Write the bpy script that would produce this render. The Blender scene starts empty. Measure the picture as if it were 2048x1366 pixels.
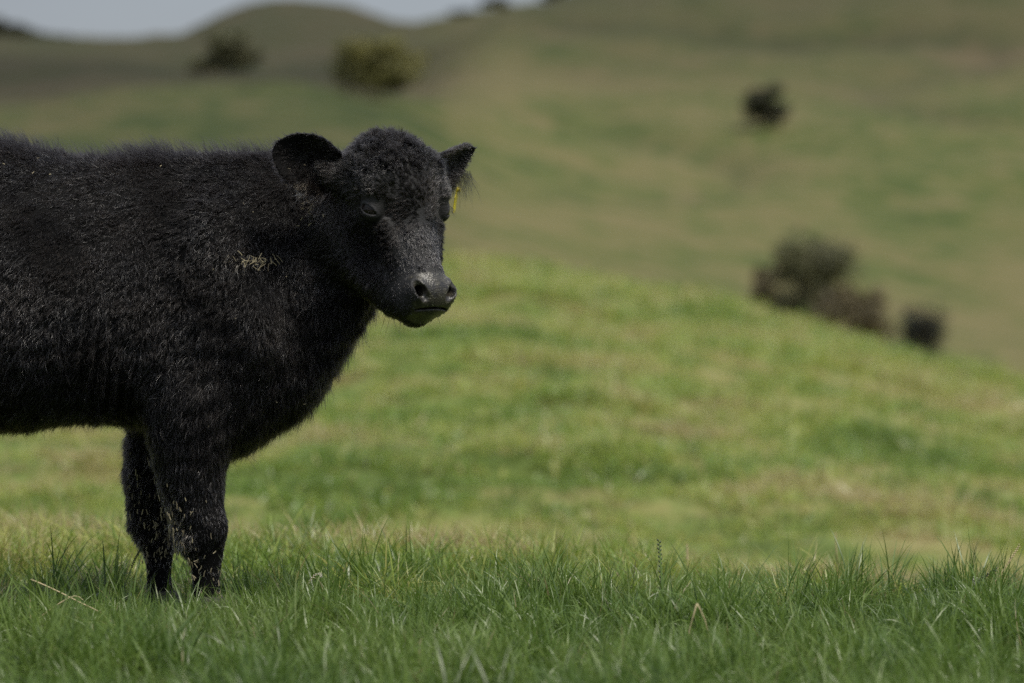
import bpy, math, random
import numpy as np
from mathutils import Vector, Matrix


# ---------------------------------------------------------------- camera, world, sun, exposure
S = bpy.context.scene
C = S.collection
CAMZ, FPX, HZ = 0.88, 7680.0, 511.0          # camera height, focal length and horizon row in photo pixels
cam = bpy.data.cameras.new('camera')
cam.lens, cam.sensor_width = 135.0, 36.0
cam.shift_y = -(683.0 - HZ) / 2048.0
cam.clip_start, cam.clip_end = 0.1, 20000
cam.dof.use_dof = True
cam.dof.focus_distance = 9.22
cam.dof.aperture_fstop = 2.8
cam_o = bpy.data.objects.new('camera', cam); C.objects.link(cam_o)
cam_o.location = (0, 0, CAMZ); cam_o.rotation_euler = (math.radians(90), 0, 0)
S.camera = cam_o

SUN_EL, SUN_AZ = math.radians(60), math.radians(128)   # azimuth clockwise from +Y: from the right, a little behind the camera
sd = Vector((math.sin(SUN_AZ) * math.cos(SUN_EL), math.cos(SUN_AZ) * math.cos(SUN_EL), math.sin(SUN_EL)))
W = bpy.data.worlds.new('World'); S.world = W; W.use_nodes = True
nt = W.node_tree; nt.nodes.clear()
sky = nt.nodes.new('ShaderNodeTexSky'); sky.sky_type = 'NISHITA'; sky.sun_disc = False
sky.sun_elevation = SUN_EL; sky.sun_rotation = SUN_AZ
sky.air_density, sky.dust_density, sky.ozone_density = 1.0, 2.0, 1.5
tc = nt.nodes.new('ShaderNodeTexCoord')
mp = nt.nodes.new('ShaderNodeMapping'); mp.inputs['Scale'].default_value = (1, 1, 4)
nz = nt.nodes.new('ShaderNodeTexNoise'); nz.inputs['Scale'].default_value = 2.0; nz.inputs['Detail'].default_value = 6
cr = nt.nodes.new('ShaderNodeValToRGB')
cr.color_ramp.elements[0].position = .3; cr.color_ramp.elements[0].color = (.86, .86, .86, 1)
cr.color_ramp.elements[1].position = .7; cr.color_ramp.elements[1].color = (.99, .99, .99, 1)
mx = nt.nodes.new('ShaderNodeMix'); mx.data_type = 'RGBA'
# grey-blue cloud sheet, much brighter overhead as at the horizon, as overcast skies are
sx = nt.nodes.new('ShaderNodeSeparateXYZ'); L0 = nt.links.new; L0(tc.outputs['Generated'], sx.inputs[0])
mrz = nt.nodes.new('ShaderNodeMapRange'); L0(sx.outputs['Z'], mrz.inputs['Value']); mrz.inputs['To Min'].default_value = 1.0; mrz.inputs['To Max'].default_value = 3.8
vm = nt.nodes.new('ShaderNodeVectorMath'); vm.operation = 'SCALE'; vm.inputs[0].default_value = (.75, .81, .92)
L0(mrz.outputs[0], vm.inputs['Scale']); L0(vm.outputs[0], mx.inputs['B'])
bg = nt.nodes.new('ShaderNodeBackground'); bg.inputs['Strength'].default_value = 0.12
wo = nt.nodes.new('ShaderNodeOutputWorld')
L = nt.links.new
L(tc.outputs['Generated'], mp.inputs['Vector']); L(mp.outputs[0], nz.inputs['Vector'])
L(nz.outputs['Fac'], cr.inputs['Fac']); L(cr.outputs['Color'], mx.inputs['Factor'])
L(sky.outputs[0], mx.inputs['A']); L(mx.outputs['Result'], bg.inputs['Color']); L(bg.outputs[0], wo.inputs['Surface'])
sun = bpy.data.lights.new('sun', 'SUN'); sun.energy = 1.45; sun.angle = math.radians(16); sun.color = (1, .94, .83)
sun_o = bpy.data.objects.new('sun', sun); C.objects.link(sun_o)
sun_o.rotation_euler = sd.to_track_quat('Z', 'Y').to_euler()

S.view_settings.view_transform = 'Standard'; S.view_settings.look = 'None'
S.view_settings.gamma = 1; S.view_settings.use_curve_mapping = False
S.view_settings.exposure = 1.45
S.render.engine = 'CYCLES'
S.cycles.use_denoising = False; S.cycles.use_adaptive_sampling = False; S.cycles.sample_clamp_indirect = 4
S.cycles.max_bounces = 6; S.cycles.diffuse_bounces = 2; S.cycles.glossy_bounces = 3; S.cycles.transmission_bounces = 3
S.cycles.transparent_max_bounces = 4
try: S.cycles_curves.shape = 'RIBBONS'
except Exception: pass

rng = np.random.default_rng(7)

# ---------------------------------------------------------------- helpers
def P(px, py, dy=0.0):
    """world point at depth 9.4+dy metres that the telephoto view shows at this photo pixel"""
    d = 9.4 + dy
    return np.array([(px - 1024) * d / FPX, d, CAMZ + (HZ - py) * d / FPX])

def nodes(name):
    m = bpy.data.materials.new(name); m.use_nodes = True
    t = m.node_tree; t.nodes.clear()
    return m, t
def N(t, typ, **kw):
    n = t.nodes.new(typ)
    for k, v in kw.items():
        if k in n.inputs: n.inputs[k].default_value = v
        else: setattr(n, k, v)
    return n

def np_mesh(name, verts, faces, smooth=True):
    """mesh from arrays; faces is (n,3) or (n,4)"""
    me = bpy.data.meshes.new(name)
    v = np.asarray(verts, np.float32); f = np.asarray(faces, np.int32)
    k = f.shape[1]
    me.vertices.add(len(v)); me.vertices.foreach_set('co', v.ravel())
    me.loops.add(f.size); me.loops.foreach_set('vertex_index', f.ravel())
    me.polygons.add(len(f)); me.polygons.foreach_set('loop_start', np.arange(0, f.size, k, dtype=np.int32))
    try: me.polygons.foreach_set('loop_total', np.full(len(f), k, np.int32))
    except Exception: pass
    me.update(calc_edges=True); me.validate()
    if smooth: me.polygons.foreach_set('use_smooth', np.ones(len(me.polygons), bool))
    return me

def link(name, data, mat=None, parent=None, loc=None):
    o = bpy.data.objects.new(name, data); C.objects.link(o)
    if mat is not None and data is not None:
        for m in (mat if isinstance(mat, (list, tuple)) else [mat]): data.materials.append(m)
    if parent is not None: o.parent = parent
    if loc is not None: o.location = loc
    return o

def tag(o, label=None, cat=None, group=None, kind=None):
    if label: o['label'] = label
    if cat: o['category'] = cat
    if group: o['group'] = group
    if kind: o['kind'] = kind
    return o

def strands(name, pts, rad, mat, parent=None, attrs=None):
    """pts (n,k,3) strand points, rad (k,) or (n,k) radii -> one Curves object"""
    n, k, _ = pts.shape
    cd = bpy.data.hair_curves.new(name)
    cd.add_curves([k] * n)
    cd.position_data.foreach_set('vector', np.ascontiguousarray(pts, np.float32).ravel())
    r = np.broadcast_to(rad, (n, k)).astype(np.float32)
    a = cd.attributes.get('radius') or cd.attributes.new('radius', 'FLOAT', 'POINT')
    a.data.foreach_set('value', np.ascontiguousarray(r).ravel())
    for an, av in (attrs or {}).items():
        a = cd.attributes.new(an, 'FLOAT', 'CURVE'); a.data.foreach_set('value', np.ascontiguousarray(av, np.float32))
    return link(name, cd, mat, parent)

def vnoise(p, scale, seed, octaves=3):
    """cheap smooth vector noise: sums of sines, p (n,3) -> (n,3) in about -1..1"""
    r = np.random.default_rng(seed); out = np.zeros((len(p), 3)); amp = 1.0; tot = 0
    for o in range(octaves):
        for q in range(4):
            k = r.normal(size=3); k *= (2 * math.pi / scale) * (2 ** o) / np.linalg.norm(k)
            out += amp * np.sin((p @ k)[:, None] + r.uniform(0, 6.28, 3)[None, :])
        tot += amp * 2.2; amp *= .55
    return out / tot

# ---------------------------------------------------------------- isosurface of a distance field
def polyz(f, org, h):
    """naive surface nets"""
    s = f < 0
    c = [s[i:s.shape[0]-1+i, j:s.shape[1]-1+j, k:s.shape[2]-1+k] for i in (0, 1) for j in (0, 1) for k in (0, 1)]
    cnt = np.zeros(c[0].shape, np.int8)
    for q in c: cnt += q
    act = (cnt > 0) & (cnt < 8)
    ijk = np.argwhere(act); idx = np.full(act.shape, -1, np.int32); idx[act] = np.arange(len(ijk))
    corners = np.array([[i, j, k] for i in (0, 1) for j in (0, 1) for k in (0, 1)])
    fv = np.stack([f[ijk[:, 0]+a, ijk[:, 1]+b, ijk[:, 2]+d] for a, b, d in corners], 1)
    acc = np.zeros((len(ijk), 3)); w = np.zeros(len(ijk))
    for a in range(8):
        for b in range(a+1, 8):
            if np.abs(corners[a]-corners[b]).sum() != 1: continue
            cross = (fv[:, a] < 0) != (fv[:, b] < 0)
            d = fv[:, a] - fv[:, b]; t = np.where(cross, fv[:, a] / np.where(d == 0, 1, d), 0)
            p = corners[a] + t[:, None] * (corners[b] - corners[a])
            acc += p * cross[:, None]; w += cross
    v = org + (ijk + acc / w[:, None]) * h
    quads = []
    for ax in range(3):
        sl0 = [slice(None)] * 3; sl1 = [slice(None)] * 3
        sl0[ax] = slice(0, -1); sl1[ax] = slice(1, None)
        e = s[tuple(sl0)] != s[tuple(sl1)]
        o1, o2 = (ax + 1) % 3, (ax + 2) % 3
        g = np.argwhere(e)
        g = g[(g[:, o1] > 0) & (g[:, o2] > 0) & (g[:, o1] < f.shape[o1]-1) & (g[:, o2] < f.shape[o2]-1)]
        def cell(d1, d2):
            q = g.copy(); q[:, o1] -= d1; q[:, o2] -= d2
            return idx[q[:, 0], q[:, 1], q[:, 2]]
        qd = np.stack([cell(1, 1), cell(0, 1), cell(0, 0), cell(1, 0)], 1)
        inside = s[g[:, 0], g[:, 1], g[:, 2]]
        qd[~inside] = qd[~inside][:, ::-1]
        quads.append(qd)
    return v, np.concatenate(quads)

def isosurface(fn, lo, hi, h, coarse=4):
    lo = np.array(lo, float); hi = np.array(hi, float)
    nc = np.ceil((hi - lo) / (h * coarse)).astype(int)
    H = h * coarse
    ax = [lo[i] + (np.arange(nc[i]) + .5) * H for i in range(3)]
    g = np.stack(np.meshgrid(*ax, indexing='ij'), -1).reshape(-1, 3)
    fc = fn(g).reshape(nc)
    f = np.repeat(np.repeat(np.repeat(np.where(fc < 0, -1., 1.).astype(np.float32), coarse, 0), coarse, 1), coarse, 2)
    near = np.argwhere(np.abs(fc) < H * 1.7)
    off = np.stack(np.meshgrid(*[np.arange(coarse)] * 3, indexing='ij'), -1).reshape(-1, 3)
    cells = (near[:, None, :] * coarse + off[None]).reshape(-1, 3)
    for a in range(0, len(cells), 1500000):
        q = cells[a:a+1500000]
        f[q[:, 0], q[:, 1], q[:, 2]] = fn(lo + (q + .5) * h)
    return polyz(f, lo + .5 * h, h)

def smin(a, b, k):
    h = np.clip(.5 + .5 * (b - a) / k, 0, 1)
    return b + (a - b) * h - k * h * (1 - h)
def smax(a, b, k): return -smin(-a, -b, k)
def ell(p, c, r, R=None):
    q = p - c
    if R is not None: q = q @ R.T
    r = np.asarray(r, float)
    k0 = np.linalg.norm(q / r, axis=1); k1 = np.linalg.norm(q / (r * r), axis=1)
    return k0 * (k0 - 1) / np.maximum(k1, 1e-9)
def cone(p, a, b, ra, rb):
    a = np.asarray(a, float); b = np.asarray(b, float); ab = b - a
    t = np.clip(((p - a) @ ab) / (ab @ ab), 0, 1)
    return np.linalg.norm(p - a - t[:, None] * ab, axis=1) - (ra + (rb - ra) * t)
def spl(x, xs, ys):
    """smooth interpolation through knots (Catmull-Rom tangents, clamped)"""
    xs = np.asarray(xs, float); ys = np.asarray(ys, float)
    m = np.gradient(ys, xs)
    d = np.diff(ys) / np.diff(xs)
    for i in range(1, len(xs)-1):
        if d[i-1] * d[i] <= 0: m[i] = 0
    for i in range(len(d)):
        if d[i] != 0:
            m[i] = np.sign(d[i]) * min(abs(m[i]), 3 * abs(d[i])); m[i+1] = np.sign(d[i]) * min(abs(m[i+1]), 3 * abs(d[i]))
    xc = np.clip(x, xs[0], xs[-1]); i = np.clip(np.searchsorted(xs, xc) - 1, 0, len(xs)-2)
    hh = xs[i+1] - xs[i]; t = (xc - xs[i]) / hh
    return (2*t**3-3*t*t+1)*ys[i] + (t**3-2*t*t+t)*hh*m[i] + (-2*t**3+3*t*t)*ys[i+1] + (t**3-t*t)*hh*m[i+1]
def nrm(v): return v / np.maximum(np.linalg.norm(v, axis=-1, keepdims=True), 1e-9)
# ---------------------------------------------------------------- terrain
PX = [-3000, -600, 0, 200, 350, 450, 560, 700, 820, 900, 1000, 1200, 1500, 1750, 2048, 2600, 5000]
FAR_D = [130, 160, 200, 250, 300, 360, 450, 600, 720]
FAR = [[520, 430, 380, 300, 240, 190, 150, 110, 120],
       [330, 230, 240, 200, 160, 150, 110, 85, 100],
       [312, 229, 232, 200, 128, 148, 105, 78, 95],
       [302, 201, 205, 175, 128, 150, 108, 82, 95],
       [297, 189, 195, 172, 152, 160, 108, 76, 90],
       [297, 187, 192, 178, 160, 150, 100, 28, 60],
       [297, 189, 192, 176, 158, 150, 100, 2, 50],
       [302, 205, 205, 180, 150, 125, 95, 16, 55],
       [352, 235, 208, 170, 122, 118, 92, 50, 68],
       [400, 280, 205, 130, 84, 104, 84, 38, 56],
       [440, 330, 210, 100, 46, 84, 70, 20, 36],
       [500, 390, 240, 100, -25, 10, 20, 5, 20],
       [560, 430, 250, 85, -75, -50, -20, 0, 20],
       [610, 460, 255, 80, -95, -70, -30, 0, 20],
       [650, 485, 262, 78, -115, -90, -40, 0, 20],
       [690, 510, 270, 70, -130, -100, -50, 0, 20],
       [720, 560, 380, 200, 60, 60, 60, 80, 90]]
def mid_crest(px):
    return (spl(px, [-600, 0, 500, 920, 1200, 1500, 1700, 1900, 2048, 2600], [616, 566, 540, 532, 574, 626, 686, 736, 776, 900]),
            spl(px, [-600, 0, 500, 920, 1500, 2048, 2600], [56, 60, 62, 60, 52, 44, 40]))
LD = np.linspace(math.log(1.0), math.log(6000), 700)
tab = []
for c, px in enumerate(PX):
    cy, cd_ = mid_crest(np.array([float(px)])); cy, cd_ = float(cy[0]), float(cd_[0])
    zc = CAMZ + cd_ * (HZ - cy) / FPX
    c1 = float(spl(np.array([float(px)]), [0, 700, 1400, 2048], [12.4, 11.6, 10.8, 10.4])[0])
    D = [1, 5, c1 - 1.2, c1, c1 + 1.2, 15.5]; Z = [0, 0, 0, -.03, -.20, -.62]
    for t in (.15, .35, .6, .85, 1.0):
        D.append(15.5 + (cd_ - 15.5) * t); Z.append(-.62 + (zc + .62) * (1 - (1 - t) ** 1.35))
    for q, dz in ((1.18, -.25), (1.45, -1.1)):
        d = cd_ * q; D.append(d); Z.append(CAMZ + d * (HZ - cy) / FPX + dz)
    for d, py in zip(FAR_D, FAR[c]):
        D.append(d); Z.append(CAMZ + d * (HZ - py) / FPX)
    D += [1200, 6000]; Z += [Z[-1] - 15, Z[-1] - 60]
    tab.append(spl(LD, np.log(D), Z))
tab = np.array(tab)
PXD = np.linspace(-3000, 5000, 401)
TAB = np.stack([spl(PXD, PX, tab[:, j]) for j in range(tab.shape[1])], 1)
MEAN = TAB.mean(0)
def terrain(x, y):
    x = np.asarray(x, float); y = np.asarray(y, float)
    r = np.maximum(np.hypot(x, y), 1.0); az = np.arctan2(x, y)
    px = np.clip(1024 + FPX * np.tan(np.clip(az, -1.2, 1.2)), -2999.9, 4999.9)
    i = (px + 3000) / 20; i0 = np.floor(i).astype(int); fi = i - i0
    j = np.clip((np.log(r) - LD[0]) / (LD[1] - LD[0]), 0, 698.999); j0 = np.floor(j).astype(int); fj = j - j0
    z = (TAB[i0, j0] * (1-fi) + TAB[i0+1, j0] * fi) * (1-fj) + (TAB[i0, j0+1] * (1-fi) + TAB[i0+1, j0+1] * fi) * fj
    zm = MEAN[j0] * (1-fj) + MEAN[j0+1] * fj
    w = np.clip((np.abs(az) - .5) / 1.0, 0, 1); w = w * w * (3 - 2 * w)
    return z * (1-w) + zm * w
def bumps(x, y):
    """tussocks and hollows; calm where the animal stands"""
    r = np.hypot(x, y)
    p = np.stack([x, y, 0 * x], 1)
    near = .02 * vnoise(p, 1.3, 11, 2)[:, 0]
    amid = np.clip((r - 13) / 6, 0, 1) * np.clip((150 - r) / 60, 0, 1)
    mid = .085 * vnoise(p, 1.5, 12, 3)[:, 0] + .10 * vnoise(p, 6, 13, 2)[:, 0]
    far = np.clip((r - 110) / 60, 0, 1)
    fr = .30 * vnoise(p, 7, 14, 4)[:, 0] + .4 * vnoise(p, 45, 15, 2)[:, 0]
    # gullies running down the open hillside on the right
    az_ = np.arctan2(x, y); u = (x * .83 + y * .55); w_ = vnoise(p, 60, 16, 2)
    rid = 1 - np.abs(np.sin(u / 15.0 + 2.2 * w_[:, 0])); rid = rid ** 2
    gul = np.clip((r - 118) / 30, 0, 1) * np.clip((330 - r) / 60, 0, 1) * np.clip((1024 + FPX * np.tan(np.clip(az_, -1, 1)) - 930) / 200, 0, 1)
    fr = fr + gul * (-1.5 * rid * (.6 + .4 * w_[:, 1]) + .5 * w_[:, 2])
    return near * np.clip(1.4 - r / 14, 0, 1) + mid * amid + fr * far
def ground_z(x, y):
    x = np.atleast_1d(np.asarray(x, float)); y = np.atleast_1d(np.asarray(y, float))
    return terrain(x, y) + bumps(x, y)

az = np.concatenate([np.radians(np.linspace(-180, -35, 30)[:-1]), np.radians(np.linspace(-35, -11, 40)[:-1]),
                     np.radians(np.linspace(-11, 11, 330)), np.radians(np.linspace(11, 35, 40)[1:]), np.radians(np.linspace(35, 180, 30)[1:-1])])
rr = np.concatenate([np.linspace(.01, 6, 15)[:-1], np.linspace(6, 14, 60)[:-1], np.exp(np.linspace(math.log(14), math.log(70), 300))[:-1],
                     np.exp(np.linspace(math.log(70), math.log(750), 260))[:-1], np.exp(np.linspace(math.log(750), math.log(6000), 12))])
A_, R_ = np.meshgrid(az, rr, indexing='ij')
gx = (np.sin(A_) * R_).ravel(); gy = (np.cos(A_) * R_).ravel(); gz = ground_z(gx, gy)
na, nr_ = len(az), len(rr)
ii, jj = np.meshgrid(np.arange(na), np.arange(nr_ - 1), indexing='ij')
i2 = (ii + 1) % na
gq = np.stack([ii * nr_ + jj, i2 * nr_ + jj, i2 * nr_ + jj + 1, ii * nr_ + jj + 1], -1).reshape(-1, 4)[:, ::-1]
gv = np.stack([gx, gy, gz], 1)
ground_me = np_mesh('ground', gv, gq)
# how dry (straw) and how brown (bracken, bare slope) the turf is, by place
r_ = np.hypot(gv[:, 0], gv[:, 1]); a_ = np.arctan2(gv[:, 0], gv[:, 1]); px_ = 1024 + FPX * np.tan(np.clip(a_, -1, 1))
dry = spl(r_, [0, 12, 16, 60, 75, 120, 160, 300, 800], [.05, .10, .22, .36, .6, .72, .62, .74, .75])
dry += np.clip((r_ - 13) / 4, 0, 1) * np.clip((75 - r_) / 5, 0, 1) * .34 * np.clip((px_ - 1150) / 900, -.25, 1)
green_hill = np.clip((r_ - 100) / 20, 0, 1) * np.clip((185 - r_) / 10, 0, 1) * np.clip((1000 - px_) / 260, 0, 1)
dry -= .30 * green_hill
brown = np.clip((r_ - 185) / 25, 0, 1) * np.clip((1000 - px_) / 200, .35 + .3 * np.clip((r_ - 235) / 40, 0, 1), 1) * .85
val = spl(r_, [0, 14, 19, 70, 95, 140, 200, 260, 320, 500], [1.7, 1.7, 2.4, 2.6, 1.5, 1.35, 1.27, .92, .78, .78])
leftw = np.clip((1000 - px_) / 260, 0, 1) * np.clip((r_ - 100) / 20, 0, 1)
shade_tone = val * (1 - leftw * spl(r_, [0, 170, 190, 255, 268, 305, 330, 420, 450, 700], [.36, .36, .42, .45, .50, .52, .34, .26, .20, .20]))  # sunlit mid slope and cloud-shaded hills put into the turf colour
gw = 1 - np.abs(np.sin((gv[:, 0] * .83 + gv[:, 1] * .55) / 15.0 + 2.2 * vnoise(np.stack([gv[:, 0], gv[:, 1], 0 * r_], 1), 60, 16, 2)[:, 0]))
rough = np.clip((r_ - 120) / 30, 0, 1) * np.clip((px_ - 930) / 200, 0, 1)
brown = np.clip(brown + rough * (.55 * gw ** 3 + .25 * np.clip((r_ - 225) / 50, 0, 1)), 0, 1)      # bracken keeps to the gullies and the top
for nm, av in (('dry', dry), ('brown', brown), ('shade_tone', shade_tone)):
    at = ground_me.attributes.new(nm, 'FLOAT', 'POINT'); at.data.foreach_set('value', av.astype(np.float32))

def ground_material():
    m, t = nodes('pasture_turf'); l = t.links.new
    out = N(t, 'ShaderNodeOutputMaterial'); b = N(t, 'ShaderNodeBsdfPrincipled', Roughness=.9); b.inputs['Specular IOR Level'].default_value = .15
    geo = N(t, 'ShaderNodeNewGeometry'); dr = N(t, 'ShaderNodeAttribute', attribute_name='dry'); br = N(t, 'ShaderNodeAttribute', attribute_name='brown')
    cd_ = N(t, 'ShaderNodeCameraData')
    def noise(scale, detail, rough=.6, vec=None):
        n = N(t, 'ShaderNodeTexNoise', Scale=scale, Detail=detail, Roughness=rough); l(vec or geo.outputs['Position'], n.inputs['Vector']); return n
    def math_(op, a, b_=None, c=None):
        n = N(t, 'ShaderNodeMath', operation=op)
        for i, v in enumerate((a, b_, c)):
            if v is None: continue
            if isinstance(v, (int, float)): n.inputs[i].default_value = v
            else: l(v, n.inputs[i])
        return n.outputs[0]
    n1 = noise(.9, 5); n5 = noise(.24, 5, .65); n2 = noise(.09, 6, .62); n3 = noise(.022, 4, .55); n4 = noise(5.0, 3)
    # patchiness: fine close by, broad far off
    f1 = math_('MULTIPLY_ADD', n1.outputs['Fac'], 3.0, -1.5); f2 = math_('MULTIPLY_ADD', n2.outputs['Fac'], 2.1, -1.05)
    f5 = math_('MULTIPLY_ADD', n5.outputs['Fac'], 3.2, -1.6); f1 = math_('ADD', f1, f5)
    f3 = math_('MULTIPLY_ADD', n3.outputs['Fac'], 2.0, -1.0); f4 = math_('MULTIPLY_ADD', n4.outputs['Fac'], 1.0, -.5)
    s = math_('ADD', math_('ADD', f1, f2), math_('ADD', f3, f4)); s = math_('ADD', s, dr.outputs['Fac'])
    ramp = N(t, 'ShaderNodeValToRGB'); l(s, ramp.inputs['Fac']); e = ramp.color_ramp.elements
    e[0].position = -.0; e[0].color = (.036, .050, .012, 1)
    e[1].position = 1.0; e[1].color = (.098, .086, .036, 1)
    for p_, c_ in ((.22, (.049, .065, .016, 1)), (.45, (.064, .073, .021, 1)), (.68, (.080, .077, .027, 1))):
        q = e.new(p_); q.color = c_
    nb = noise(.05, 5, .6); fb = math_('MULTIPLY_ADD', nb.outputs['Fac'], 3.0, -1.5); fb = math_('ADD', fb, br.outputs['Fac'])
    cl = N(t, 'ShaderNodeClamp'); l(fb, cl.inputs[0]); fbm = math_('MULTIPLY', cl.outputs[0], br.outputs['Fac'])
    mxb = N(t, 'ShaderNodeMix', data_type='RGBA'); l(fbm, mxb.inputs['Factor']); l(ramp.outputs['Color'], mxb.inputs['A'])
    nk = noise(.05, 6, .7); rk = N(t, 'ShaderNodeValToRGB'); l(nk.outputs['Fac'], rk.inputs['Fac']); k_ = rk.color_ramp.elements   # scrub, bracken and bare clay
    k_[0].position = .38; k_[0].color = (.022, .026, .014, 1); k_[1].position = .66; k_[1].color = (.110, .080, .046, 1)
    q = k_.new(.50); q.color = (.052, .056, .023, 1); l(rk.outputs['Color'], mxb.inputs['B'])
    lu = N(t, 'ShaderNodeAttribute', attribute_name='shade_tone')
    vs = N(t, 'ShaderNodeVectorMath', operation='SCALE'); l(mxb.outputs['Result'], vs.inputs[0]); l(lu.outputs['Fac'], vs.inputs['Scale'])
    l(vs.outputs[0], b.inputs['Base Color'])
    bp = N(t, 'ShaderNodeBump', Strength=.6, Distance=.25); nf = noise(3.0, 6, .7); l(nf.outputs['Fac'], bp.inputs['Height']); l(bp.outputs[0], b.inputs['Normal'])
    l(b.outputs[0], out.inputs['Surface'])
    return m
ground_o = tag(link('ground', ground_me, ground_material()), kind='structure')

# ---------------------------------------------------------------- trees and shrubs, far and out of focus
def leaf_material(name, c1, c2):
    m, t = nodes(name); l = t.links.new
    out = N(t, 'ShaderNodeOutputMaterial'); b = N(t, 'ShaderNodeBsdfPrincipled', Roughness=.65)
    a = N(t, 'ShaderNodeAttribute', attribute_name='tone'); r = N(t, 'ShaderNodeValToRGB')
    r.color_ramp.elements[0].color = (*c1, 1); r.color_ramp.elements[1].color = (*c2, 1)
    l(a.outputs['Fac'], r.inputs['Fac']); l(r.outputs['Color'], b.inputs['Base Color'])
    tr = N(t, 'ShaderNodeBsdfTranslucent'); l(r.outputs['Color'], tr.inputs['Color'])
    mx = N(t, 'ShaderNodeMixShader', Fac=.25); l(b.outputs[0], mx.inputs[1]); l(tr.outputs[0], mx.inputs[2]); l(mx.outputs[0], out.inputs['Surface'])
    return m
def bark_material():
    m, t = nodes('bark'); l = t.links.new
    out = N(t, 'ShaderNodeOutputMaterial'); b = N(t, 'ShaderNodeBsdfPrincipled', Roughness=.9)
    n = N(t, 'ShaderNodeTexNoise', Scale=9., Detail=5.); r = N(t, 'ShaderNodeValToRGB')
    r.color_ramp.elements[0].color = (.03, .024, .018, 1); r.color_ramp.elements[1].color = (.10, .085, .065, 1)
    l(n.outputs['Fac'], r.inputs['Fac']); l(r.outputs['Color'], b.inputs['Base Color']); l(b.outputs[0], out.inputs['Surface'])
    return m
BARK = bark_material()
LM = {'olive': leaf_material('olive_foliage', (.085, .085, .022), (.20, .185, .052)),
      'dark': leaf_material('dark_foliage', (.018, .024, .010), (.06, .055, .022)),
      'brown': leaf_material('brown_green_foliage', (.085, .070, .032), (.18, .145, .070)),
      'grey': leaf_material('grey_green_foliage', (.060, .064, .026), (.135, .13, .055)),
      'black': leaf_material('near_black_foliage', (.006, .009, .006), (.018, .022, .012))}
def tube_mesh(paths, radii, n=7):
    V, F = [], []
    for pts, rd in zip(paths, radii):
        pts = np.asarray(pts, float); base = sum(len(v) for v in V)
        tn = nrm(np.gradient(pts, axis=0)); up = np.array([.31, .95, .1]); e1 = nrm(np.cross(tn, up)); e2 = np.cross(tn, e1)
        an = np.linspace(0, 2 * math.pi, n, endpoint=False)
        ring = pts[:, None] + np.asarray(rd)[:, None, None] * (np.cos(an)[None, :, None] * e1[:, None] + np.sin(an)[None, :, None] * e2[:, None])
        V.append(ring.reshape(-1, 3))
        for i in range(len(pts) - 1):
            for j in range(n): F.append((base + i*n + j, base + i*n + (j+1) % n, base + (i+1)*n + (j+1) % n, base + (i+1)*n + j))
    return np.concatenate(V), np.array(F)
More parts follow.
